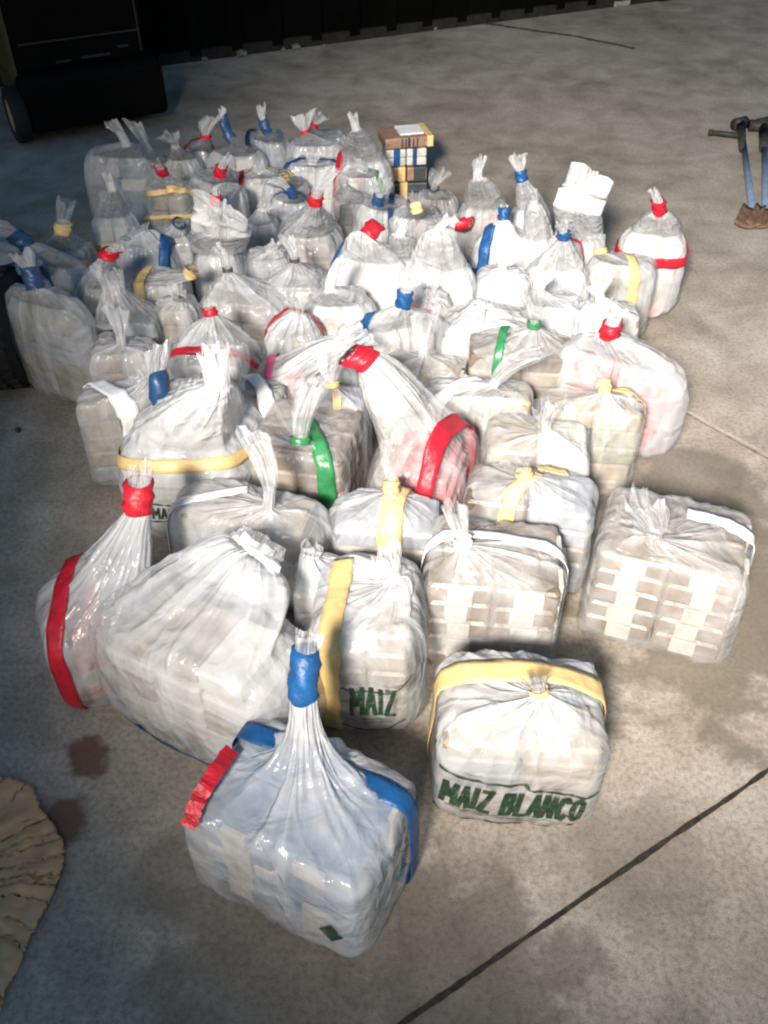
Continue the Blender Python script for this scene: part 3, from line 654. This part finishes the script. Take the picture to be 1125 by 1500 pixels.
b78 = bag('low bag at the right of the middle, brown bricks under washed out film', (694, 775, 392, 520), (735, 395, .28), (738, 380, .31), None,
    yaw=-6, h=.25, n=4, m=5, wrap=('white', 'grey'), tl=.3, nr=.014, tr=.04, seed=153, film='dense')

# printing on the sacks
Xv, Zv = Vector((1, 0, 0)), Vector((0, 0, 1))
w2, d2, h2 = b2['w'], b2['d'], b2['h']
printed(b2, 'green_print', [letters('MAIZ BLANCO', .062, .43, .25, .0115, ox=-.135, oy=.080, slope=-.13),
    line([(-.128, .072), (-.06, .060), (0, .058), (.05, .052)], .0022), line([(-.10, .062), (-.04, .050), (.02, .046), (.09, .040)], .002),
    line([(-.15, .180), (-.12, .172), (-.08, .160), (-.03, .156), (.01, .154), (.02, .136), (.09, .130), (.12, .118), (.145, .124)], .0065),
    line([(-.155, .05), (-.12, .036), (-.05, .034), (0, .022), (.03, .010), (.10, .012), (.145, .006)], .0065),
    line([(-.155, .168), (-.158, .05)], .003)], Vector((0, -d2 / 2, 0)), Xv, Zv)
w5, d5 = b5['w'], b5['d']
printed(b5, 'green_print', [letters('MAIZ', .072, .36, 0, .0095, ox=-.024, oy=.100),
    line([(-.045, .17), (-.02, .163), (.04, .163), (.07, .175), (.09, .2)], .004), line([(-.045, .065), (0, .048), (.05, .05), (.08, .075)], .004),
    line([(-.005, .085), (.06, .083)], .002), line([(.0, .075), (.055, .073)], .002)], Vector((0, -d5 / 2, 0)), Xv, Zv)
d11 = b11['d']
printed(b11, 'green_print', [letters('MAIZ BLANCO', .032, .62, .1, .006, ox=-.07, oy=.11, slope=.05),
    line([(-.10, .100), (-.03, .102), (.05, .110), (.11, .118)], .005), line([(-.09, .152), (0, .158), (.1, .168)], .005)], Vector((0, -d11 / 2, 0)), Xv, Zv)
printed(b1, 'green_diamond_mark', [([(.0, .0), (.022, .028), (.044, 0), (.022, -.028)], [(0, 1, 2, 3)])], Vector((b1['w'] / 2 - .075, -b1['d'] / 2, .10)), Xv, Zv)

# loose red tape end on the nearest bag
def ribbon(name, pts, wd, mat, parent, side=Vector((0, 0, 1)), thick=.0015):
    """pts are local points; a flat strip"""
    vs, fs = [], []
    for k, q_ in enumerate(pts):
        a_, c_ = pts[max(0, k - 1)], pts[min(len(pts) - 1, k + 1)]
        t_ = (c_ - a_).normalized(); s_ = side.cross(t_).normalized() if abs(side.dot(t_)) < .95 else Vector((1, 0, 0))
        j_ = wd * .3 * noise.noise((k * .7, 2, 2)); vs += [q_ - s_ * (wd / 2 + j_), q_ + s_ * (wd / 2 - j_ * .6)]
        if k: fs.append((2 * k - 2, 2 * k - 1, 2 * k + 1, 2 * k))
    o = mesh_obj(name, vs, fs, mat, parent, smooth=False); sm = o.modifiers.new('thick', 'SOLIDIFY'); sm.thickness = thick
    return o
L1 = b1['loc']
ctrl = [(340, 1098, .275), (322, 1122, .285), (303, 1150, .285), (290, 1172, .275), (283, 1192, .265), (272, 1218, .25)]
rp = []
for k in range(len(ctrl) - 1):
    for j in range(5):
        f_ = j / 5; c_ = [ctrl[k][i] * (1 - f_) + ctrl[k + 1][i] * f_ for i in range(3)]
        rp.append(L1(at(*c_)) + Vector((noise.noise((k + j / 5, 0, 1)) * .004, 0, noise.noise((k * 1.4 + j / 4, 5, 1)) * .004)))
ribbon('loose_tape_end', rp, .026, TAPE['red'], b1['root'], side=Vector((.2, -.6, .75)))


# ------------------------------------------------------------------ ground
def concrete():
    m, ns, ls = newmat('concrete'); b = ns['Principled BSDF']
    tc = N(ns, 'TexCoord')
    def noise_(sc, det=6, rough=.6, dist=0):
        n = N(ns, 'TexNoise', Scale=sc, Detail=det, Roughness=rough, Distortion=dist); ls.new(tc.outputs['Object'], n.inputs['Vector']); return n
    big, mid, fine, grit = noise_(.9, 5), noise_(5, 8, .65, .4), noise_(95, 4, .6), noise_(520, 2, .6)
    r = ramp(ns, [(.36, (.22, .190, .152)), (.5, (.37, .322, .262)), (.62, (.49, .44, .38))])
    mx = N(ns, 'Math', operation='MULTIPLY_ADD'); ls.new(mid.outputs[0], mx.inputs[0]); mx.inputs[1].default_value = .55
    m2 = N(ns, 'Math', operation='MULTIPLY'); ls.new(big.outputs[0], m2.inputs[0]); m2.inputs[1].default_value = .45
    ls.new(m2.outputs[0], mx.inputs[2]); ls.new(mx.outputs[0], r.inputs[0])
    r2 = ramp(ns, [(.36, .68), (.5, 1), (.64, 1.16)]); ls.new(fine.outputs[0], r2.inputs[0])
    mul = N(ns, 'MixRGB', blend_type='MULTIPLY'); mul.inputs[0].default_value = .8; ls.new(r.outputs[0], mul.inputs[1]); ls.new(r2.outputs[0], mul.inputs[2])
    r3 = ramp(ns, [(.36, .6), (.5, 1), (.68, 1.25)]); ls.new(grit.outputs[0], r3.inputs[0])
    mul2 = N(ns, 'MixRGB', blend_type='MULTIPLY'); mul2.inputs[0].default_value = .8; ls.new(mul.outputs[0], mul2.inputs[1]); ls.new(r3.outputs[0], mul2.inputs[2])
    last = mul2
    # brown stains at left, darker front patches, and shade painted beside the right-hand bags
    dn_ = noise_(9, 4, .6)
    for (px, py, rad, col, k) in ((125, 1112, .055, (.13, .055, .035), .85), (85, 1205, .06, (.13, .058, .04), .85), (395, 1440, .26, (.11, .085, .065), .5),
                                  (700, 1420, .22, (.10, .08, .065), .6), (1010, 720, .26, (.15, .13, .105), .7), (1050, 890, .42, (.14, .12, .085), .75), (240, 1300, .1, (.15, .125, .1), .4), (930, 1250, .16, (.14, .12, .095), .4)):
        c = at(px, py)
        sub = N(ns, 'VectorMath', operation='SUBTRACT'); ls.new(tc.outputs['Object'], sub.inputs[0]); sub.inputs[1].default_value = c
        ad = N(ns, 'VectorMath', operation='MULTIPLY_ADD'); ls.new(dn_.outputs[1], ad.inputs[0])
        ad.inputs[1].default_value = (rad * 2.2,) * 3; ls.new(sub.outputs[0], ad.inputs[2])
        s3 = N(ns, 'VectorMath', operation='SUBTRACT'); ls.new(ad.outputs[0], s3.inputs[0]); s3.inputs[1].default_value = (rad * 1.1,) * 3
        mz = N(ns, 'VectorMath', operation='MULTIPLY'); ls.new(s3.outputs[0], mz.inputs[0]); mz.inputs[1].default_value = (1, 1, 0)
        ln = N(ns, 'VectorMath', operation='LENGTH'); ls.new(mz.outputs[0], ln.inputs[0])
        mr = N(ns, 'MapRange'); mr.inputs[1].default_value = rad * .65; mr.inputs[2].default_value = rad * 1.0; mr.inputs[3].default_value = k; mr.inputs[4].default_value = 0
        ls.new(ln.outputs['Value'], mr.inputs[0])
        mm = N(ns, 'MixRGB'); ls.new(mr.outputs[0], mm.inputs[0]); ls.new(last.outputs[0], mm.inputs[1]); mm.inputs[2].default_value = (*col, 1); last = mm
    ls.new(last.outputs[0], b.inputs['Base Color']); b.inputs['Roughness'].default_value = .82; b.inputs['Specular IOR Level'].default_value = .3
    hh = N(ns, 'Math', operation='MULTIPLY_ADD'); ls.new(fine.outputs[0], hh.inputs[0]); hh.inputs[1].default_value = .6; ls.new(grit.outputs[0], hh.inputs[2])
    bp = N(ns, 'Bump', Strength=.5, Distance=.004); ls.new(hh.outputs[0], bp.inputs['Height']); ls.new(bp.outputs[0], b.inputs['Normal'])
    return m
CONC = concrete()
g = mesh_obj('concrete_ground', [(-60, -40, 0), (60, -40, 0), (60, 120, 0), (-60, 120, 0)], [(0, 1, 2, 3)], CONC, smooth=False)
tag(g, kind='structure')
def joint(name, pts, wd, mat, z=.004, seed=1):
    """a thin uneven line lying in the slab"""
    rn = random.Random(seed); vs, fs = [], []; q = []
    for k in range(len(pts) - 1):
        a_, b_ = pts[k], pts[k + 1]; n_ = max(2, int((b_ - a_).length / .02))
        q += [a_.lerp(b_, i / n_) for i in range(n_)]
    q.append(pts[-1]); dr = (pts[-1] - pts[0]).normalized(); s_ = Vector((-dr.y, dr.x, 0))
    for k, p_ in enumerate(q):
        o_ = s_ * noise.noise((k * .12 + seed, 0, 0)) * wd * .3; w_ = wd * (.7 + .5 * abs(noise.noise((k * .5, seed, 0))) + rn.uniform(-.25, .25))
        vs += [p_ + o_ - s_ * w_ / 2 + Vector((0, 0, z)), p_ + o_ + s_ * w_ / 2 + Vector((0, 0, z))]
        if k: fs.append((2 * k - 2, 2 * k - 1, 2 * k + 1, 2 * k))
    o = mesh_obj(name, vs, fs, mat, smooth=False); return tag(o, kind='structure')
DARKJ = plain('joint_tar', (.035, .03, .025), .9, .2, .4, 60, .4)
PALEJ = plain('joint_mortar', (.42, .37, .32), .9, .2, .2, 60, .4)
CRK = plain('crack_dirt', (.10, .08, .065), .9, .2, .4, 60, .4)
j0, j1 = at(590, 1500), at(1125, 1130); dj = (j1 - j0)
joint('ground_joint', [j0 - dj * .6, j1 + dj * 1.2], .011, DARKJ, seed=3)
joint('ground_seam', [at(985, 592), at(1050, 628), at(1125, 668), at(1230, 722)], .010, PALEJ, seed=5)
joint('ground_seam', [at(985, 597), at(1050, 634), at(1125, 675)], .005, CRK, .006, seed=7)
joint('ground_seam', [at(640, 25), at(760, 42), at(850, 55), at(930, 72)], .05, CRK, seed=9)

# ------------------------------------------------------------------ wall at the back
wa, wb = at(240, 93), at(880, 10); wdir = (wb - wa).normalized(); wn_ = Vector((-wdir.y, wdir.x, 0))
def oriented(name, loc, ang, label, cat, group=None):
    return tag(empty(name, loc, ang), label, cat, group)
def boxes(lst, bev=.0):
    vs, fs = [], []
    for (x0, x1, y0, y1, z0, z1) in lst:
        b_ = len(vs); vs += [(x, y, z) for z in (z0, z1) for (x, y) in ((x0, y0), (x1, y0), (x1, y1), (x0, y1))]
        fs += [tuple(b_ + k for k in f) for f in ((3, 2, 1, 0), (4, 5, 6, 7), (0, 1, 5, 4), (1, 2, 6, 5), (2, 3, 7, 6), (3, 0, 4, 7))]
    return vs, fs
def bevelled(o, wd, seg=2):
    bm_ = o.modifiers.new('bevel', 'BEVEL'); bm_.width = wd; bm_.segments = seg; bm_.limit_method = 'ANGLE'; return o
WALLM = plain('dark_sheet_wall', (.002, .0023, .002), .9, .05, .4, 4, .2)
wang = math.atan2(wdir.y, wdir.x)
wr = oriented('sheet_wall', wa, wang, 'dark ribbed metal wall running along the back of the yard', 'wall')
vs, fs = [], []; k = 0; x = -6.0
prof = []
while x < 8.2:
    prof += [(x, 0), (x + .16, 0), (x + .185, -.03), (x + .235, -.03), (x + .26, 0)]; x += .26
for (px_, py_) in prof: vs += [(px_, py_, .03), (px_, py_, 3.2)]
for k in range(len(prof) - 1): fs.append((2 * k, 2 * k + 2, 2 * k + 3, 2 * k + 1))
o = mesh_obj('ribbed_panel', vs, fs, WALLM, wr, smooth=False); sm = o.modifiers.new('t', 'SOLIDIFY'); sm.thickness = .02; sm.offset = 1
v_, f_ = boxes([(-6, 8.2, -.045, .05, 0, .06)]); mesh_obj('base_rail', v_, f_, plain('dark_base', (.018, .017, .015), .9, .2, .4, 20), wr, smooth=False)
STONE = plain('pale_stone', (.16, .15, .14), .9, .2, .3, 60, .4)
for i, (px_, py_, r_, lb) in enumerate([(300, 86, .022, 'first pale stone from the black cabinet along the foot of the wall'), (354, 80, .035, 'largest pale stone at the foot of the wall, in a close pair'),
        (415, 72, .02, 'small pale stone by the foot of the wall, near the middle of the top edge'), (434, 69, .03, 'pale stone right of the small one at the foot of the wall'),
        (475, 66, .018, 'tiny pale stone at the foot of the wall above the brick stack'), (637, 41, .018, 'lone pale stone far right along the foot of the wall')]):
    bm = bmesh.new(); bmesh.ops.create_icosphere(bm, subdivisions=2, radius=r_)
    for v in bm.verts: v.co *= 1 + noise.noise(v.co * 40 + Vector((i, 0, 0))) * .5; v.co.z *= .6
    me = bpy.data.meshes.new('stone'); bm.to_mesh(me); bm.free(); me.materials.append(STONE)
    o = bpy.data.objects.new('stone', me); COL.objects.link(o); P_ = at(px_, py_ + 3); o.location = (P_.x, P_.y, r_ * .5); tag(o, lb, 'stone', 'stones along the foot of the wall')

# ------------------------------------------------------------------ wheels and tyres
RUB = plain('black_rubber', (.012, .012, .013), .75, .35, .4, 60, .3)
HUB = plain('beige_hub', (.34, .30, .25), .6, .4, .15, 20, .1)
def wheel(root, R, wd, loc, ang, knobs=0, name_t='tyre', name_h='hub'):
    """axis along the local direction ang"""
    prof = [(R * .62, -wd * .5), (R * .8, -wd * .54), (R * .95, -wd * .47), (R, -wd * .3), (R, wd * .3), (R * .95, wd * .47), (R * .8, wd * .54), (R * .62, wd * .5)]
    n = 48; vs, fs = [], []
    ca, sa = math.cos(ang), math.sin(ang)
    def tr(r_, ax_, t):
        x_ = ax_; y_ = r_ * math.cos(t); z_ = r_ * math.sin(t)
        return (loc[0] + x_ * ca - y_ * sa, loc[1] + x_ * sa + y_ * ca, loc[2] + z_)
    for i in range(n):
        t = 2 * math.pi * i / n
        for (r_, ax_) in prof: vs.append(tr(r_, ax_, t))
    m_ = len(prof)
    for i in range(n):
        for k in range(m_ - 1): fs.append((i * m_ + k, i * m_ + k + 1, ((i + 1) % n) * m_ + k + 1, ((i + 1) % n) * m_ + k))
    if knobs:
        for i in range(knobs):
            for row in (-.38, -.13, .13, .38):
                t = 2 * math.pi * (i + (.5 if row in (-.13, .38) else 0)) / knobs; dt = math.pi / knobs * .62; rr = R * (.985 if abs(row) > .3 else 1.0)
                b_ = len(vs)
                for (q_, hgt) in ((1.0, -.01), (.8, .045)):
                    for (du, dv) in ((-1, -1), (1, -1), (1, 1), (-1, 1)):
                        vs.append(tr(rr * (1 + hgt), wd * (row + dv * .09 * q_), t + du * dt * q_))
                fs += [tuple(b_ + k for k in f) for f in ((4, 5, 6, 7), (0, 1, 5, 4), (1, 2, 6, 5), (2, 3, 7, 6), (3, 0, 4, 7))]
    mesh_obj(name_t, vs, fs, RUB, root, smooth=not knobs)
    hp = [(0.001, -wd * .42), (R * .2, -wd * .42), (R * .24, -wd * .3), (R * .56, -wd * .34), (R * .64, -wd * .46), (R * .64, wd * .46), (R * .56, wd * .34), (R * .24, wd * .3), (R * .2, wd * .42), (.001, wd * .42)]
    vs, fs = [], []
    for i in range(n):
        t = 2 * math.pi * i / n
        for (r_, ax_) in hp: vs.append(tr(r_, ax_, t))
    m_ = len(hp)
    for i in range(n):
        for k in range(m_ - 1): fs.append((i * m_ + k, i * m_ + k + 1, ((i + 1) % n) * m_ + k + 1, ((i + 1) % n) * m_ + k))
    mesh_obj(name_h, vs, fs, HUB, root)

# black wheeled cabinet at the back left
BLK = plain('black_paint', (.0025, .0025, .003), .75, .1, .4, 8, .1)
BLK2 = plain('black_panel', (.002, .002, .0025), .75, .1, .4, 8, .1)
OLV = plain('olive_panel', (.055, .06, .03), .6, .3, .3, 10, .1)
EDGE = plain('grey_edge', (.04, .04, .045), .6, .2, .2, 20, .1)
c0, c1 = at(52, 216), at(252, 181); cdir = (c1 - c0); cw = cdir.length; cang = math.atan2(cdir.y, cdir.x)
cr_ = oriented('wheeled_cabinet', c0, cang, 'black cabinet on wheels with an olive side panel, at the back left by the wall', 'cabinet')
v_, f_ = boxes([(.0, cw, 0, .55, .05, .30)]); bevelled(mesh_obj('base', v_, f_, BLK, cr_, smooth=False), .03, 3)
v_, f_ = boxes([(.02, cw - .05, .09, .55, .302, 1.7)]); bevelled(mesh_obj('body', v_, f_, BLK2, cr_, smooth=False), .02, 2)
v_, f_ = boxes([(.0, .018, .10, .55, .16, 1.72)]); mesh_obj('side_panel', v_, f_, OLV, cr_, smooth=False)
v_, f_ = boxes([(cw - .075, cw - .068, .082, .088, .33, 1.6), (.05, cw - .076, .082, .088, .42, .427)]); mesh_obj('panel_edge', v_, f_, EDGE, cr_, smooth=False)
for (xa, za, ln) in ((.2, .33, .07), (.32, .335, .14), (.5, .36, .05)):
    v_, f_ = boxes([(xa, xa + ln, .07, .088, za, za + .008)]); mesh_obj('catch', v_, f_, EDGE, cr_, smooth=False)
v_, f_ = boxes([(.06, cw - .1, -.012, -.001, .10, .106), (.06, cw - .1, -.012, -.001, .22, .226)]); mesh_obj('base_rib', v_, f_, BLK, cr_, smooth=False)
wheel(cr_, .125, .07, (-.03, .10, .128), 0)
wheel(cr_, .125, .07, (cw + .0, .42, .128), 0)

# black knobbly tyre at the left edge
P_ = at(-10, 585); ty = oriented('knobbly_tyre', (P_.x, P_.y, 0), math.radians(-20), 'black knobbly rubber tyre standing at the left edge beside the tall narrow sack', 'tyre')
wheel(ty, .175, .15, (0, .1, .19), math.radians(25), knobs=26, name_t='tread', name_h='wheel_hub')
# far wheel at the top edge
P_ = at(990, 8); ty = oriented('wheel', (P_.x, P_.y, 0), wang, 'black wheel standing by the end of the wall at the top edge', 'wheel')
wheel(ty, .22, .16, (0, .18, .22), math.radians(82), name_t='tyre', name_h='wheel_hub')
P_ = at(908, 8); v_, f_ = boxes([(-.07, .07, -.03, .03, 0, .035)])
o = mesh_obj('wood_block', v_, f_, plain('pale_wood', (.25, .24, .22), .8, .2, .3, 30), smooth=False, loc=(P_.x, P_.y, 0), rz=wang + .1); bevelled(o, .006)
tag(o, 'short pale block on the ground between the wall end and the black wheel', 'block')

# ------------------------------------------------------------------ digging tools lying at the right
BLUE = plain('blue_painted_steel', (.13, .18, .27), .45, .5, .2, 20, .1)
IRON = plain('dark_iron', (.03, .027, .025), .6, .4, .4, 40, .3)
RUST = plain('rusty_steel', (.15, .09, .06), .8, .3, .35, 40, .4)
def tube(p0, p1, r0, r1, n=14):
    ax_ = (p1 - p0).normalized(); u_ = ax_.orthogonal().normalized(); v2 = ax_.cross(u_); vs, fs = [], []
    for (c_, r_) in ((p0, r0), (p1, r1)):
        for i in range(n): t = 2 * math.pi * i / n; vs.append(c_ + u_ * r_ * math.cos(t) + v2 * r_ * math.sin(t))
    for i in range(n): fs.append((i, (i + 1) % n, n + (i + 1) % n, n + i))
    fs += [tuple(range(n - 1, -1, -1)), tuple(range(n, 2 * n))]
    return vs, fs
def merge(*ms):
    vs, fs = [], []
    for (a_, b_) in ms:
        k = len(vs); vs += list(a_); fs += [tuple(k + i for i in f) for f in b_]
    return vs, fs
def tool(top, bot, label, arm):
    A, B = at(*top), at(*bot); r = empty('digging_tool', (A.x, A.y, 0)); tag(r, label, 'tool', 'blue handled tools lying on the concrete')
    dl = Vector((B.x - A.x, B.y - A.y, 0)); u_ = dl.normalized(); s_ = Vector((-u_.y, u_.x, 0)) * -1; z_ = Vector((0, 0, .03))
    mesh_obj('handle', *tube(z_, dl * .985 + z_, .0125, .0145), BLUE, r)
    hd = [tube(u_ * -.16 + z_, u_ * .22 + z_ + s_ * .01, .024, .014), tube(u_ * -.17 + z_ + s_ * -.02, u_ * -.12 + z_ + s_ * .03, .03, .03)]
    if arm: hd.append(tube(z_ + u_ * .03, z_ + s_ * .15 + u_ * .02, .014, .011)); hd.append(tube(z_ + s_ * .14 + u_ * .02, z_ + s_ * .16 + u_ * .02, .014, .014))
    else: hd += [tube(z_ - u_ * .12 - s_ * .07, z_ - u_ * .1 + s_ * .07, .028, .028), tube(z_ - u_ * .02, z_ + u_ * .22, .026, .02)]
    mesh_obj('head', *merge(*hd), IRON, r)
    vs, fs = [], []
    for i in range(7):                       # shallow curved blade
        for j in range(5):
            f_ = i / 6; g_ = j / 4 - .5
            p_ = dl + u_ * (f_ * .15 - .015) + s_ * (g_ * (.085 + .01 * f_)) + s_ * .03 * f_; vs.append((p_.x, p_.y, .042 - .02 * f_ + .02 * (g_ * 2) ** 2))
    for i in range(6):
        for j in range(4): fs.append((i * 5 + j, i * 5 + j + 1, i * 5 + j + 6, i * 5 + j + 5))
    o = mesh_obj('blade', vs, fs, RUST, r); sm = o.modifiers.new('t', 'SOLIDIFY'); sm.thickness = .006
tool((1085, 205), (1100, 322), 'blue handled digging tool with a black cross arm pointing left, left of the two', True)
tool((1117, 205), (1119, 322), 'blue handled digging tool with a stubby dark head, cut by the right edge', False)

# ------------------------------------------------------------------ stack of taped bricks
P_ = at(592, 296); bx0 = Vector((P_.x, P_.y + .06, 0)); BR = plain('brown_brick_wrap', (.26, .16, .11), .5, .4, .3, 30, .2)
CLR = plain('clear_wrapped_brick', (.50, .48, .45), .3, .6, .3, 25, .4)
def bundle(name, label, z0, z1, w_, d_, mat, rot, tapes, dx=0, dy=0, extra=None):
    r = tag(empty(name, (bx0.x + dx, bx0.y + dy, z0), rot), label, 'taped bricks', 'taped bricks stacked without a bag')
    hh = z1 - z0 - .002; n_ = max(1, round(hh / .045)); L_ = []
    for k in range(n_):
        L_ += [(-w_ / 2, -.002, -d_ / 2, d_ / 2, hh * k / n_ + .0005, hh * (k + 1) / n_ - .0005), (.002, w_ / 2, -d_ / 2, d_ / 2, hh * k / n_ + .0005, hh * (k + 1) / n_ - .0005)]
    bevelled(mesh_obj('brick', *boxes(L_), mat, r, smooth=False), .006, 2)
    for (x_, tw, col) in tapes:
        e = .004; bevelled(mesh_obj('tape_strip', *boxes([(x_ - tw / 2, x_ + tw / 2, -d_ / 2 - e, d_ / 2 + e, -.0 + .001, hh + e * .6)]), TAPE[col], r, smooth=False), .003, 2)
    return r, hh
ra = math.radians(6)
bundle('brick_bundle', 'dark wrapped bricks with a cream tape at the foot of the unbagged stack', 0, .085, .18, .13, WRAP['dark'], ra, [(-.01, .032, 'yellow')])
bundle('brick_bundle', 'brown and black bricks with a cream tape, second layer of the unbagged stack', .09, .15, .17, .13, BR, ra * .6, [(-.02, .030, 'yellow'), (.055, .05, 'dark')], .004)
bundle('brick_bundle', 'clear wrapped bricks bound by two blue tapes, third layer of the unbagged stack', .154, .225, .17, .13, CLR, ra * 1.4, [(-.04, .028, 'blue'), (.035, .018, 'navy')], -.003)
r_, hh_ = bundle('brick_bundle', 'brown bricks with black stripes and a cream end on top of the unbagged stack', .23, .275, .20, .15, BR, ra * 2.2, [(.088, .026, 'yellow')], .0)
for xx in (-.03, -.014, .002, .018, .034):
    mesh_obj('stripe', *boxes([(xx - .003, xx + .003, -.0765, -.070, .002, hh_ - .004)]), TAPE['dark'], r_, smooth=False)
mesh_obj('white_label', *boxes([(-.03, .07, -.04, .06, hh_ - .002, hh_ + .0045)]), TAPE['white'], r_, smooth=False)

# ------------------------------------------------------------------ crumpled cardboard bottom left
outl = [(-60, 1120), (0, 1140), (28, 1148), (50, 1158), (60, 1188), (78, 1212), (95, 1240), (93, 1275), (80, 1310), (62, 1345), (42, 1385), (28, 1425), (10, 1452), (0, 1490), (-60, 1530)]
O_ = [at(x, y) for (x, y) in outl]; ctr = at(-110, 1300); vs, fs = [], []; rings = 40; nn_ = 0
dens_ = []
for k in range(len(O_) - 1):
    for j in range(10): dens_.append(O_[k].lerp(O_[k + 1], j / 10) + Vector((noise.noise((k * 3 + j * .9, 1, 2)) * .008, noise.noise((k * 3 + j * .9, 7, 2)) * .008, 0)))
dens_.append(O_[-1])
for i in range(rings + 1):
    f_ = i / rings
    for k, p_ in enumerate(dens_):
        q_ = p_.lerp(ctr, f_); e_ = min(1, f_ * 5)
        z_ = .006 + .006 * abs(math.sin(q_.y * 42 + q_.x * 12 + noise.noise(q_ * 6) * 1.5)) * e_ * (1 - f_ * .6) + (.25 - abs(noise.noise(q_ * 11))) * .03 * e_ + .008 * abs(noise.noise(q_ * 45))
        vs.append((q_.x, q_.y, z_))
m_ = len(dens_)
for i in range(rings):
    for k in range(m_ - 1): fs.append((i * m_ + k, i * m_ + k + 1, (i + 1) * m_ + k + 1, (i + 1) * m_ + k))
o = mesh_obj('cardboard_sheet', vs, fs, plain('cardboard', (.58, .35, .19), .85, .15, .3, 7, .3)); sm = o.modifiers.new('t', 'SOLIDIFY'); sm.thickness = .005
tag(o, 'crumpled brown cardboard sheet lying at the bottom left corner', 'cardboard')
# small dark bit on the ground
bm = bmesh.new(); bmesh.ops.create_icosphere(bm, subdivisions=2, radius=.008)
for v in bm.verts: v.co *= 1 + noise.noise(v.co * 160) * .5
me = bpy.data.meshes.new('pebble'); bm.to_mesh(me); bm.free(); me.materials.append(IRON); o = bpy.data.objects.new('pebble', me); COL.objects.link(o)
o.location = at(27, 632) + Vector((0, 0, .005)); tag(o, 'tiny dark pebble on bare concrete left of the bags', 'pebble')
